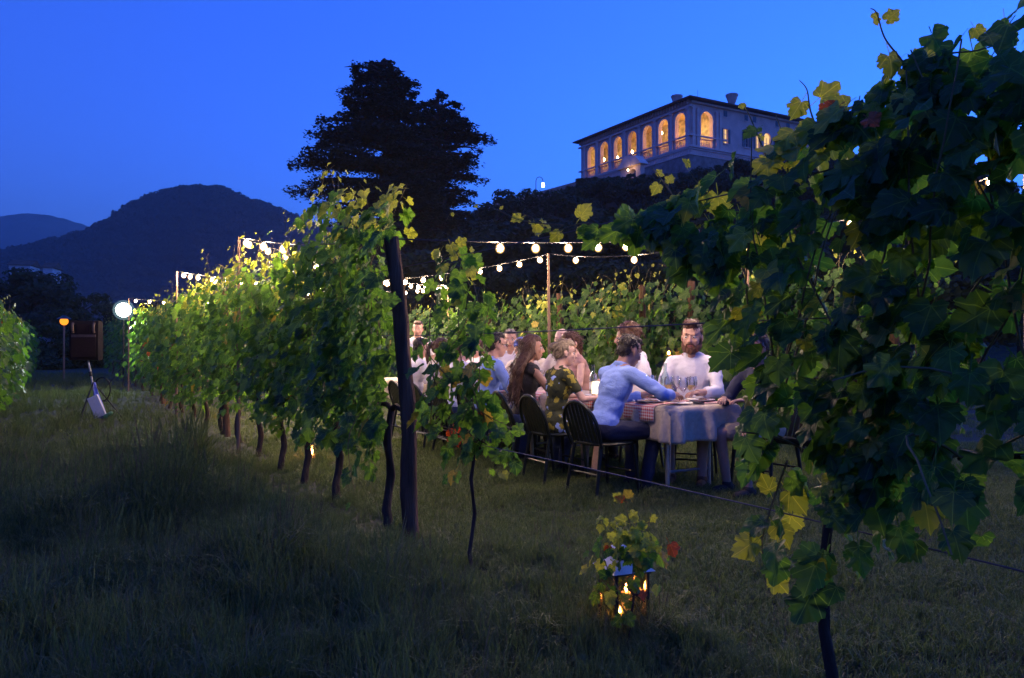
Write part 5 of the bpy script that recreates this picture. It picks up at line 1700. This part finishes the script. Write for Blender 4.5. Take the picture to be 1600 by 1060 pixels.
def vine(loc, rz, label, x0, x1, ztop, zbot, nleaf, nobj, lod, facing=1, thick=.24, size=.105, tips=.10, trunk=True, group=None, shoots=18, tr=.024,
         name='grape_vine', autumn=.01, cord=.85, lean=0.0, shaggy=.16, keep=None, cmax=9.0, tipk=.72, gap=-.03, wob=1.0, backlit_share=0.0):
    root = empty(name, (loc[0], loc[1], gz(loc[0], loc[1])), rz); tag(root, label, 'grape vine', group)
    zt = ztop if callable(ztop) else (lambda x: ztop); zb = zbot if callable(zbot) else (lambda x: zbot)
    if trunk:
        mb = MB(); n = 9; ph = rng.uniform(0, 6)
        pts = [Vector((lean * (i / (n - 1)) ** 1.2 * 1.0 - lean + .03 * wob * sin(i * (.75 + .35 * wob ** .3) + ph) * (i > 0), .025 * wob * cos(i * 1.4 + ph) * (i > 0), -.1 + (cord + .1) * i / (n - 1))) for i in range(n)]
        pts = [p + Vector((lean, 0, 0)) for p in pts]
        mb.tube(pts, [tr * (1.35 if i == 0 else 1.15 - .4 * i / n) * (1 + .12 * sin(i * 2.7 + ph)) for i in range(n)], 9)
        for s, xe in ((-1, x0), (1, x1)):
            e = pts[-1]; mb.tube([e, e + Vector((s * .08, 0, .03)), (max(-cmax, min(cmax, xe * .6)), .02, cord + .02), (max(-cmax * 1.4, min(cmax * 1.4, xe * .92)), 0, cord)], [tr * .7, tr * .6, tr * .45, tr * .3], 7)
        mb.build('trunk', M['bark'], root)
    mb = MB(); PP = []; YY = []; KK = []; SS = []
    for s in range(shoots):
        bx = rng.uniform(x0, x1); ztp = zt(bx) + rng.normal(0, shaggy); zl = zb(bx)
        up = rng.random() < .8
        p = Vector((bx, rng.normal(0, .05), cord if zl < cord else zl)); d = Vector((rng.normal(0, .22), rng.normal(0, .25), 1 if up else .25)).normalized()
        def pixk(p):
            wx = loc[0] + p[0] * cos(rz) - p[1] * sin(rz); wy = loc[1] + p[0] * sin(rz) + p[1] * cos(rz)
            return keep(800 + 1220 * wx / wy, 540 - 1220 * (p[2] - CH) / wy)
        if keep is not None and pixk(p) <= .1: continue
        pts = [p.copy()]; st = .075; L = (ztp - p.z) * (1.05 if up else .6) + rng.uniform(0, .2)
        k = int(max(4, L / st))
        for i in range(k):
            d = (d + Vector((rng.normal(0, .10), rng.normal(0, .10) - p.y * .35, .02 if up else -.17))).normalized()
            if p.z > zt(p.x) + .12: d.z -= .35
            p = p + d * st
            if keep is not None and pixk(p) <= .1: break
            pts.append(p.copy())
            if i > 0:
                t = i / k; sd = 1 if i % 2 else -1
                off = Vector((sd * .05 * rng.uniform(.4, 1.4), rng.normal(0, .07), rng.normal(0, .03)))
                q = p + off; PP.append(q); SS.append(size * rng.uniform(.75, 1.25) * (1 - .55 * max(0, t - .55) / .45)); KK.append(1 if (up and t > .86) else 0)
        if len(pts) > 1: mb.tube(pts, [.0042 * (1 - .6 * i / len(pts)) for i in range(len(pts))], 5)
    o = mb.build('canes', M['cane'], root)
    m = max(0, nleaf - len(PP))
    c = 0
    sd = rng.uniform(0, 50)
    tries = 0
    while c < m and tries < m * 12:
        tries += 1
        x = rng.uniform(x0 - .08, x1 + .08); a, b = zb(x), zt(x)
        z = a + (b - a) * rng.random() ** .95
        f = noise.noise(Vector((x * 3.1 + sd, z * 3.1, 1))) + .55 * noise.noise(Vector((x * 7 + sd, z * 7, 5)))
        edge = min(1, (b - z) / .25, (z - a) / .2)
        if f + .42 * edge < gap - .15 * rng.random():
            if rng.random() < .88: continue
        y = rng.choice((-1, 1), p=(.35, .65) if facing > 0 else (.65, .35)) * abs(rng.normal(thick * .75, thick * .35)) * (.45 + .55 * edge)
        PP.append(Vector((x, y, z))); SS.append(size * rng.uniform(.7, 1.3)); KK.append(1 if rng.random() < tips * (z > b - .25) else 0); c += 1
    P = np.array([tuple(p) for p in PP]); S = np.array(SS); K = np.array(KK)
    if keep is not None:
        wx = loc[0] + P[:, 0] * cos(rz) - P[:, 1] * sin(rz); wy = loc[1] + P[:, 0] * sin(rz) + P[:, 1] * cos(rz)
        kx = 800 + 1220 * wx / wy; ky = 540 - 1220 * (P[:, 2] - CH - S * .0) / wy + S / wy * 300
        ok = np.array([rng.random() < keep(x, y) for x, y in zip(kx, ky)])
        P = P[ok]; S = S[ok]; K = K[ok]
    n = len(P)
    zz = np.array([zt(x) for x in P[:, 0]])
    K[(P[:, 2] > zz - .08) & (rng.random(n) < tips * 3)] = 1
    K[(K == 0) & (rng.random(n) < backlit_share)] = 1  # scattered pale leaves stand in for light shining through
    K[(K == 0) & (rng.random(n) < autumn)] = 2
    K[(K == 0) & (rng.random(n) < autumn * .3)] = 3
    sy = np.sign(P[:, 1] + 1e-6 + rng.normal(0, .05, n))
    up = rng.uniform(.15, 1.1, n)
    N = np.stack([rng.normal(0, .55, n), sy * rng.uniform(.5, 1.1, n), up], 1)
    T = np.stack([rng.normal(0, .6, n), sy * .35 + rng.normal(0, .25, n), -np.ones(n) + rng.normal(0, .45, n)], 1)
    S[K == 1] *= tipk; S *= rng.uniform(.72, 1.12, n)
    score = P[:, 1] * facing * 2 + S * 6 + rng.normal(0, .05, n) + .3 * (P[:, 2] > zz - .15)
    put_leaves(root, P, N, T, S, K, lod, min(nobj, 300), score)
    return root

def px_shoot(pts, sizes, every, label_root, kinds=None, lod=0, r=.0035):
    """a shoot that reaches away from the vine: its path in world space, leaves on both sides"""
    root = label_root; inv = root.matrix_world.inverted() if False else None
    base = Vector(root.location); R = Matrix.Rotation(-root.rotation_euler.z, 3, 'Z')
    W_ = [R @ (px(*p) - base) for p in pts]
    # smooth resample
    seg = []
    for i in range(len(W_) - 1):
        p0 = W_[max(0, i - 1)]; p1 = W_[i]; p2 = W_[i + 1]; p3 = W_[min(len(W_) - 1, i + 2)]
        for k in range(8):
            t = k / 8
            seg.append(.5 * ((2 * p1) + (p2 - p0) * t + (2 * p0 - 5 * p1 + 4 * p2 - p3) * t * t + (3 * p1 - p0 - 3 * p2 + p3) * t ** 3))
    seg.append(W_[-1])
    mb = MB(); mb.tube(seg, [r * (1 - .7 * i / len(seg)) for i in range(len(seg))], 5); mb.build('cane', M['cane'], root)
    L = 0; nxt = every * .5; i = 0; tot = sum((seg[j + 1] - seg[j]).length for j in range(len(seg) - 1))
    toc = R @ Vector((0, -1, 0))
    for j in range(len(seg) - 1):
        L += (seg[j + 1] - seg[j]).length
        while L > nxt:
            t = nxt / tot; s = sizes[0] + (sizes[1] - sizes[0]) * t; i += 1; nxt += every
            mk = 'tip_backlit_leaf' if (t > .55 if kinds is None else t > kinds) else 'leaf'
            N = toc + Vector((rng.normal(0, .5), rng.normal(0, .5), rng.uniform(-.1, .6)))
            T = Vector((rng.normal(0, .7), rng.normal(0, .7), -.8 + (1.4 if i % 3 == 0 else 0)))
            F3 = frames(np.array([tuple(N)]), np.array([tuple(T)]))[0]
            s *= rng.uniform(.8, 1.2); pos = seg[j] + Vector(F3[:, 1]) * s * .5
            o = bpy.data.objects.new('leaf', LM[lod, int(rng.integers(0, 5)), mk])
            COL.objects.link(o); o.parent = root
            o.matrix_local = Matrix([[F3[a][b] * s for b in range(3)] + [pos[a]] for a in range(3)] + [[0, 0, 0, 1]])

GM = 'grape vines of the middle row'
def inside(poly, x, y):
    c = False; n = len(poly)
    for i in range(n):
        x0, y0 = poly[i]; x1, y1 = poly[(i + 1) % n]
        if (y0 > y) != (y1 > y) and x < (x1 - x0) * (y - y0) / (y1 - y0) + x0: c = not c
    return c
# how the vines were pruned: bare below and beside the trunk, open towards the meadow
NV = [(1000, 300), (1040, 285), (1100, 262), (1200, 200), (1235, 160), (1300, 150), (1360, 120), (1420, 80), (1500, 50), (1900, 0), (1900, 1050), (1600, 960), (1560, 880), (1440, 885),
      (1385, 840), (1380, 900), (1350, 940), (1290, 950), (1230, 940), (1195, 910), (1165, 850), (1200, 800), (1200, 750), (1175, 735), (1150, 690), (1180, 650), (1160, 600), (1135, 560), (1140, 480),
      (1095, 440), (1045, 400), (1010, 375)]
def nv_keep(x, y):
    if not inside(NV, x, y): return 0.0
    if 1470 < x < 1580 and 610 < y < 760: return .22
    if 1160 < x < 1330 and 560 < y < 960: return .6
    g = noise.noise(Vector((x * .011, y * .013, 7)))
    if g > .15 and y > 260: return .22
    return 1.0
YV = [(648, 375), (735, 340), (765, 400), (750, 440), (775, 500), (758, 560), (765, 640), (815, 660), (815, 740), (790, 800), (700, 790), (690, 700), (655, 700), (650, 600)]
def yv_keep(x, y):
    if not inside(YV, x, y): return 0.0
    if 640 < x < 690 and 470 < y < 600: return .45
    return .9
def hedge_keep(x, y):
    if x > 640: return .0
    if x > 596 and y > 378: return .06
    return 1.0
def lin(*pts):
    xs = [p[0] for p in pts]; zs = [p[1] for p in pts]
    return lambda x: float(np.interp(x, xs, zs))
# the near vine (local x runs along the row, away from the camera)
p = row(0, 2.29)
nv = vine((p.x + .0, p.y), ROWZ, 'near vine with a thin dark trunk and yellow lower leaves coloured as if backlit, largest in the picture', -.30, .76,
     lin((-.35, 1.97), (0, 1.88), (.22, 1.84), (.5, 1.78), (.8, 1.72)), lin((-.35, .68), (-.18, .52), (.0, .50), (.2, .62), (.3, .84), (.42, 1.15), (.56, 1.36), (.82, 1.50)),
     1000, 258, 0, 1, .15, .080, tips=.18, wob=1.6, backlit_share=.05, tipk=1.0, group=GM, shoots=22, cmax=.2, tr=.0175, autumn=.035, cord=.92, lean=-.03, keep=nv_keep)
px_shoot([(1010, 350, 2.95), (960, 352, 3.05), (905, 350, 3.15), (862, 362, 3.2), (830, 340, 3.3), (800, 330, 3.35)], (.085, .035), .06, nv, .45)
px_shoot([(1010, 330, 2.9), (985, 345, 3.0), (945, 365, 3.05), (920, 372, 3.1)], (.09, .06), .055, nv, .9)
px_shoot([(1062, 330, 2.85), (1048, 300, 2.85), (1030, 275, 2.9), (1018, 262, 2.9)], (.05, .03), .045, nv, 0)
px_shoot([(1110, 300, 2.75), (1090, 285, 2.75), (1078, 268, 2.75)], (.06, .035), .04, nv, 0)
px_shoot([(1285, 220, 2.3), (1268, 175, 2.3), (1262, 140, 2.3), (1250, 125, 2.3)], (.085, .04), .045, nv, .3)
px_shoot([(1200, 250, 2.45), (1180, 200, 2.45), (1165, 165, 2.45)], (.04, .025), .07, nv, 0)
px_shoot([(1230, 720, 2.4), (1205, 790, 2.4), (1190, 850, 2.4), (1200, 905, 2.4)], (.07, .065), .055, nv, .2)  # hanging shoot, leaf colour imitates yellow light from behind
px_shoot([(880, 352, 3.25), (815, 345, 3.3), (760, 322, 3.35), (715, 322, 3.4), (697, 345, 3.4)], (.02, .015), .12, nv, 0)
p = row(0, 1.68)
nv2 = vine((p.x, p.y), ROWZ, 'dark vine at the very edge of the photograph, trunk out of view', -.35, .52,
     lin((-.4, 1.95), (.1, 1.99), (.35, 1.98), (.6, 1.9)), lin((-.4, .80), (0, .74), (.3, .72), (.5, .74)), 780, 280, 0, 1, .15, .084, tr=.014, backlit_share=.03, tipk=.95, cmax=.22, tips=.08, group=GM, shoots=16, cord=.95, autumn=.015, keep=nv_keep)
px_shoot([(1440, 190, 2.02), (1420, 110, 2.0), (1385, 60, 2.0), (1372, 20, 2.0), (1362, 12, 2.0)], (.095, .03), .05, nv2, .15)
px_shoot([(1440, 110, 1.98), (1480, 85, 1.95), (1530, 78, 1.9), (1590, 60, 1.9)], (.10, .05), .055, nv2, .9)
# the young vine in the gap
p = row(0, 4.24)
yv = vine((p.x, p.y), ROWZ, 'slender young vine with loose leaves between the leaning post and the guests', -.18, .30,
     lin((-.2, 1.55), (.1, 1.78), (.3, 1.8)), lin((-.2, .60), (.3, .45)), 300, 240, 0, 1, .12, .078, tips=.25, group=GM, shoots=12, tr=.0105, cord=.7, autumn=.03, keep=yv_keep)
px_shoot([(745, 640, 4.2), (770, 655, 4.15), (795, 670, 4.1), (800, 710, 4.1), (775, 740, 4.1)], (.085, .06), .05, yv, .9)
px_shoot([(735, 450, 4.2), (715, 400, 4.2), (700, 372, 4.2)], (.09, .06), .045, yv, .8)
# dense hedge beside the post and the row beyond
ds = [(5.32, 'thick hedge vine with bright top leaves directly beside the leaning post', 2.22, .46, 800, 300),
      (6.3, 'vine with a straight dark trunk, next beyond the thick hedge vine', 2.40, .44, 760, 300),
      (7.1, 'vine with the candle jar glowing behind its thin trunk', 2.12, .44, 600, 240),
      (7.85, 'vine whose slanted crooked trunk leans away from the candle jar', 2.12, .48, 650, 220),
      (8.75, 'vine with a wavy trunk standing in front of the tall pole', 2.2, .46, 620, 190),
      (9.85, 'vine just beyond the tall pole, on its far side', 2.2, .44, 620, 150),
      (10.9, 'second vine beyond the tall pole along the middle row', 2.2, .42, 600, 110),
      (12.0, 'vine just before the shorter looking pole', 2.2, .4, 600, 90),
      (13.2, 'vine around the foot of the shorter looking pole', 2.2, .4, 560, 70),
      (14.5, 'first vine beyond the shorter looking pole', 2.2, .35, 500, 40), (15.9, 'second vine beyond the shorter looking pole', 2.2, .35, 480, 30),
      (17.5, 'third vine beyond the shorter looking pole', 2.2, .35, 450, 0), (19.2, 'vine level with the tiny far candle light', 2.25, .35, 450, 0),
      (21.2, 'vine beside the floodlight in the middle row', 2.3, .35, 420, 0), (23.5, 'vine just beyond the floodlight in the middle row', 2.3, .3, 420, 0),
      (26.2, 'far vine of the middle row past the floodlight', 2.3, .3, 400, 0), (29.5, 'farther vine of the middle row past the floodlight', 2.3, .3, 400, 0), (33.5, 'farthest vine of the middle row', 2.3, .3, 400, 0)]
for i, (d, lab, zt_, zb_, nl, no) in enumerate(ds):
    p = row(0, d); nd = ds[i + 1][0] if i + 1 < len(ds) else d + 4; pd = ds[i - 1][0] if i else d - .75
    a = -(d - pd) / .866 * .55; b = (nd - d) / .866 * .55
    if i == 0: a = -.42; b = .60
    ztf = (lambda x, z=zt_, k=i, a=a, b=b: z + .05 + .14 * noise.noise(Vector((x * 2.4 + k * 9, 2, 3))) - (0 if k < 2 else .30) * min(1.2, abs((x - (a + b) / 2) / ((b - a) / 2))) ** 2.5)
    zbf = (lambda x, z=zb_, k=i, a=a, b=b: z - .05 + .20 * noise.noise(Vector((x * 3.3 + k * 7, 8, 3))) + (.05 if k < 1 else .10) * min(1.2, abs((x - (a + b) / 2) / ((b - a) / 2))) ** 2)
    vine((p.x, p.y), ROWZ, lab, a, b, ztf, zbf, nl, no, 0 if d < 6 else (1 if d < 13.5 else 2), 1, .24, .098 if d < 13 else .13, tips=.42, group=GM,
         shoots=16 if d < 14 else 8, tr=.03, cord=.8, lean=(.0, 0, .02, .10, .16, .0, -.08, .05, 0)[i] if i < 9 else 0, autumn=.006, keep=hedge_keep if i < 2 else None, tipk=.95 if i < 3 else .75, gap=.14 if i else .02)
# left row
p0 = ['vine at the left edge with its lit side facing the aisle', 'next vine in the left row past the edge one', 'left row vine level with the loudspeaker', 'left row vine just beyond the loudspeaker', 'left row vine two beyond the loudspeaker',
      'left row vine before the orange lamp', 'left row vine beside the orange lamp', 'left row vine beyond the orange lamp', 'left row vine far beyond the orange lamp', 'last vine of the left row', 'nearest vine of the left row, mostly outside the picture']
for i, d in enumerate([10.6, 11.7, 12.9, 14.2, 15.6, 17.2, 19.0, 21.2, 24.0, 28.0, 9.5]):
    p = row(-3.1, d); w = (.62, .65, .7, .75, .85, .95, 1.1, 1.4, 1.9, 2.3, .6)[i]
    vine((p.x, p.y), ROWZ, p0[i], -w, w, 1.98 + .05 * sin(i * 2), .22, 760 if i < 5 or i == 10 else 520, (110, 90, 60, 40, 20, 0, 0, 0, 0, 0, 0)[i], 1 if d < 13.5 else 2, -1, .30, .115 if d < 14 else .15,
         tips=.10, group='grape vines of the left row', shoots=10, tr=.025)
# far row behind the table
fr = [(8.1, 'far row vine at the meadow end, seen through the near vine'), (8.9, 'second far row vine from the meadow end'), (9.75, 'far row vine behind the bearded man'), (10.6, 'far row vine behind the hanging candle light'),
      (11.5, 'far row vine with tall shoots behind the blue shirt man'), (12.4, 'far row vine behind the woman with the ponytail'), (13.4, 'far row vine right behind the thin string pole'), (14.5, 'far row vine left of the thin string pole'),
      (15.7, 'far row vine above the grey haired man'), (17.0, 'far row vine above the man in glasses'), (18.4, 'far row vine behind the young vine top'), (20.0, 'far row vine beside the leaning post'), (21.8, 'far row vine hidden beyond the thick hedge vine'),
      (24.0, 'far row vine near the end of the far row'), (27.0, 'last vine of the far row')]
for i, (d, lab) in enumerate(fr):
    p = row(5.37, d); nd = fr[i + 1][0] if i + 1 < len(fr) else d + 3; w = (nd - d) / .866 * .55
    ztf = (lambda x, k=i: 2.12 + .22 * noise.noise(Vector((x * 2.0 + k * 5, 1, 9))))
    vine((p.x, p.y), ROWZ, lab, -w, w, ztf, .30, 560, 105 if d < 13 else (45 if d < 17 else 0), 1 if d < 16 else 2, 1, .28, .10 if d < 16 else .13, tips=.05, gap=.08,
         group='grape vines of the far row', shoots=14, tr=.028, shaggy=.22)
# saplings with light leaves in front of the far row
for (xp, ty, d, w, lab) in ((850, 470, 11.6, .16, 'light green conical young vine just left of the thin string pole'), (948, 482, 10.9, .17, 'light green young vine behind the head of the blue shirt man'), (838, 520, 11.2, .08, 'small bright sapling behind the red cap'),
                        (975, 445, 11.3, .2, 'tall bright shoot cluster at the far row right of the thin pole'), (1180, 405, 8.9, .25, 'light young vine behind the near vine shoulder')):
    t = px(xp, ty, d)
    vine((t.x, t.y), ROWZ, lab, -w, w, t.z, .6, 210, 60, 1, 1, .14, .10, tips=.25, group='light young vines before the far row', shoots=5, tr=.012, name='young_vine')
# small sprout at the lantern
p = px(985, 985, 3.22)
sv = vine((p.x, p.y), ROWZ, 'knee high young vine sprouting beside the garden lantern', -.10, .10, .50, .16, 100, 96, 0, 1, .07, .052, tips=.35, group=None, shoots=5, tr=.006, cord=.2, name='young_vine', autumn=.06, shaggy=.06, keep=lambda x, y: 1.0 if (y < 890 or x < 962) else .05)
px_shoot([(985, 880, 3.25), (1015, 862, 3.25), (1045, 850, 3.25)], (.03, .05), .04, sv, 2)
px_shoot([(975, 940, 3.2), (950, 890, 3.2), (935, 850, 3.2)], (.04, .03), .05, sv, 2)
px_shoot([(988, 905, 3.24), (990, 850, 3.25), (982, 810, 3.25), (975, 782, 3.25)], (.05, .035), .028, sv, .5)
px_shoot([(990, 880, 3.22), (1010, 830, 3.22), (1018, 795, 3.22)], (.045, .03), .03, sv, .7)
px_shoot([(980, 960, 3.18), (955, 925, 3.16), (938, 905, 3.16)], (.05, .04), .035, sv, .3)
for (xp, yp, d, s, mk) in ((1046, 850, 3.25, .055, 'red_leaf'), (973, 782, 3.25, .035, 'red_leaf'), (984, 778, 3.25, .04, 'yellow_leaf')):
    o = bpy.data.objects.new('leaf', LM[0, 2, mk]); COL.objects.link(o); o.parent = sv
    R = Matrix.Rotation(-sv.rotation_euler.z, 3, 'Z'); q = R @ (px(xp, yp, d) - Vector(sv.location))
    o.matrix_local = Matrix.Translation(q) @ Euler((1.2, random.uniform(0, 6), .5)).to_matrix().to_4x4() @ Matrix.Scale(s, 4)

# ------------------------------------------------------------------ trellis wires
def wires(off, d0, d1, zs, lab, r=.0022, sagz=0.0):
    for k, z in enumerate(zs):
        a = row(off, d0); b = row(off, d1)
        mb = MB(); n = 26
        pts = [Vector((a.x + (b.x - a.x) * i / n, a.y + (b.y - a.y) * i / n, z + .012 * sin(i * 1.3 + k))) for i in range(n + 1)]
        mb.tube([q - pts[0] for q in pts], r, 5); o = mb.build('trellis_wire', M['wire']); o.location = pts[0]
        tag(o, lab[k], 'wire', 'trellis wires')
wires(0, 1.4, 30, (.72, 1.32, 1.76), ('lowest trellis wire, crossing in front of the chairs', 'middle trellis wire of the near row', 'top trellis wire running from the post to the near vine'), r=.0026)
wires(5.37, 7.9, 26, (1.0, 1.7), ('lower trellis wire of the far row', 'upper trellis wire of the far row'))
wires(-3.1, 9, 28, (1.0, 1.7), ('lower trellis wire of the left row', 'upper trellis wire of the left row'))

# ------------------------------------------------------------------ grass
def tuft(n, h, spread, seed, mname, w=.0045, droop=.5, seedhead=False):
    r = np.random.default_rng(seed); V = []; F = []
    for i in range(n):
        a = r.uniform(0, 2 * pi); rr = spread * sqrt(r.random()); x, y = rr * cos(a), rr * sin(a)
        H = h * r.uniform(.45, 1.15); la = r.uniform(0, 2 * pi); ln = H * r.uniform(.1, droop + .25)
        pa = r.uniform(0, 2 * pi); wx, wy = w * cos(pa), w * sin(pa)
        b = len(V)
        for t, ww in ((0, 1), (.35, .9), (.7, .6)):
            cx = x + ln * t * t * cos(la); cy_ = y + ln * t * t * sin(la); cz = H * (t - .30 * droop * t * t * t)
            V += [(cx - wx * ww, cy_ - wy * ww, cz), (cx + wx * ww, cy_ + wy * ww, cz)]
        V.append((x + ln * cos(la), y + ln * sin(la), H * (1 - .45 * droop)))
        F += [(b, b + 1, b + 3), (b, b + 3, b + 2), (b + 2, b + 3, b + 5), (b + 2, b + 5, b + 4), (b + 4, b + 5, b + 6)]
    V = np.array(V)
    if seedhead:
        E = []; G = []
        for i in range(max(2, n // 3)):
            a = r.uniform(0, 6.28); L = h * r.uniform(.9, 1.25); x = r.normal(0, spread * .6); y = r.normal(0, spread * .6); lx = .25 * L * cos(a); ly = .25 * L * sin(a)
            b = len(V) + len(E)
            E += [(x - .0012, y, 0), (x + .0012, y, 0), (x + lx + .001, y + ly, L), (x + lx - .001, y + ly, L)]; G += [(b, b + 1, b + 2), (b, b + 2, b + 3)]
            for k in range(6):
                z = L * (1 - .04 * k); b = len(V) + len(E); q = .0022 + .0007 * k; cx = x + lx * (1 - .04 * k); cy_ = y + ly * (1 - .04 * k)
                E += [(cx - q, cy_, z), (cx + q, cy_ + q * .4, z), (cx, cy_, z + .022)]; G.append((b, b + 1, b + 2))
        V = np.concatenate([V, E]); F = F + G
    return bpy.data.objects.new('tuft', np_mesh('tuft', V, np.array(F), M[mname]))
def weed(seed):
    r = np.random.default_rng(seed); V = []; F = []
    for i in range(7):
        a = i * .9 + r.uniform(-.3, .3); L = r.uniform(.05, .11); w = L * .24; b = len(V); c, s = cos(a), sin(a)
        for t, ww, z in ((0, .2, 0), (.35, .9, .05), (.7, 1, .07), (1, .0, .045)):
            V += [(c * L * t - s * w * ww, s * L * t + c * w * ww, z), (c * L * t + s * w * ww, s * L * t - c * w * ww, z)]
        for k in range(3): F += [(b + 2 * k, b + 2 * k + 1, b + 2 * k + 3), (b + 2 * k, b + 2 * k + 3, b + 2 * k + 2)]
    return bpy.data.objects.new('weed', np_mesh('weed', np.array(V), np.array(F), M['grass_blade']))
TALL = tuft_coll('tall_tufts', [tuft(26, .26, .07, 1, 'grass_blade', .0035), tuft(22, .34, .06, 2, 'grass_blade', .0035, .8), tuft(18, .20, .08, 3, 'grass_blade', .0045), tuft(9, .36, .05, 4, 'dry_blade', .002, .4, True),
                                tuft(20, .30, .07, 5, 'grass_blade', .003, .3, True), weed(6), weed(7)])
SHORT = tuft_coll('short_tufts', [tuft(30, .075, .08, 11, 'grass_blade', .0028, .6), tuft(26, .10, .08, 12, 'grass_blade', .0026, .8), tuft(20, .06, .08, 13, 'dry_blade', .0024, .9), weed(14)])

def fan(n, d0, d1, powr=1.0, spread=.82):
    d = d0 + (d1 - d0) * rng.random(n) ** powr
    k = rng.uniform(-spread, spread, n)
    return k * d, d
X1, Y1 = fan(26000, 2.0, 8.5, .75)
X2, Y2 = fan(26000, 8, 34, .8)
X = np.concatenate([X1, X2]); Y = np.concatenate([Y1, Y2])
v = (X + .605) * RN.x + (Y - 4.92) * RN.y
pn = np.array([noise.noise(Vector((x * .8, y * .8, 4))) for x, y in zip(X, Y)])
lane = (v < .35 + .25 * pn)
keep_t = lane & ~((Y < 8.5) & (rng.random(len(X)) < .0))
Zt = np.array([gz(x, y) for x, y in zip(X, Y)])
pn2 = np.array([noise.noise(Vector((x * 2.6, y * 2.6, 9))) for x, y in zip(X, Y)])
clump = .50 + .85 * np.clip(pn + .30, 0, 1) + .55 * np.clip(pn2, -.3, .6)
rowb = np.exp(-(v / .45) ** 2) * .35
St = (clump * .66) * (1 - .50 * np.exp(-(v / .5) ** 2) * (Y > 3.9)) * rng.uniform(.7, 1.25, len(X)) * np.clip(.6 + Y / 9, .8, 1.15) * (1 + .3 * (v < -.7) * (Y < 9))
scatter('tall_grass', TALL, np.stack([X, Y, Zt], 1)[keep_t], St[keep_t], 'tall unmown grass along the aisle and under the vines', [.26, .19, .26, .05, .20, .022, .018])
X1, Y1 = fan(34000, 2.0, 10, .75); X2, Y2 = fan(20000, 10, 30, .8); X3, Y3 = fan(16000, 26, 75, 1.0)
X = np.concatenate([X1, X2, X3]); Y = np.concatenate([Y1, Y2, Y3]); v = (X + .605) * RN.x + (Y - 4.92) * RN.y
pn = np.array([noise.noise(Vector((x * 1.3, y * 1.3, 4))) for x, y in zip(X, Y)])
ks = v > .1
Zt = np.array([gz(x, y) for x, y in zip(X, Y)])
scatter('short_grass', SHORT, np.stack([X, Y, Zt], 1)[ks], ((.85 + .5 * pn) * np.where(Y > 26, 2.6, 1.0))[ks] * rng.uniform(.75, 1.3, ks.sum()), 'mown grass around the dinner tables', [.40, .34, .26, 0])

# ------------------------------------------------------------------ evening haze
def haze():
    mb = MB(); mb.box(-3600, 3600, -450, 4200, -2, 620)
    m = bpy.data.materials.new('haze'); m.use_nodes = True
    n = m.node_tree.nodes; n.remove(n['Principled BSDF'])
    v = n.new('ShaderNodeVolumePrincipled'); v.inputs['Color'].default_value = (.9, .93, 1, 1); v.inputs['Density'].default_value = HAZE
    v.inputs['Anisotropy'].default_value = .3
    m.node_tree.links.new(v.outputs[0], n['Material Output'].inputs['Volume'])
    o = mb.build('haze', m, smooth=False); o['kind'] = 'stuff'; o['label'] = 'thin evening haze over the valley'
HAZE = 0.00025
haze()
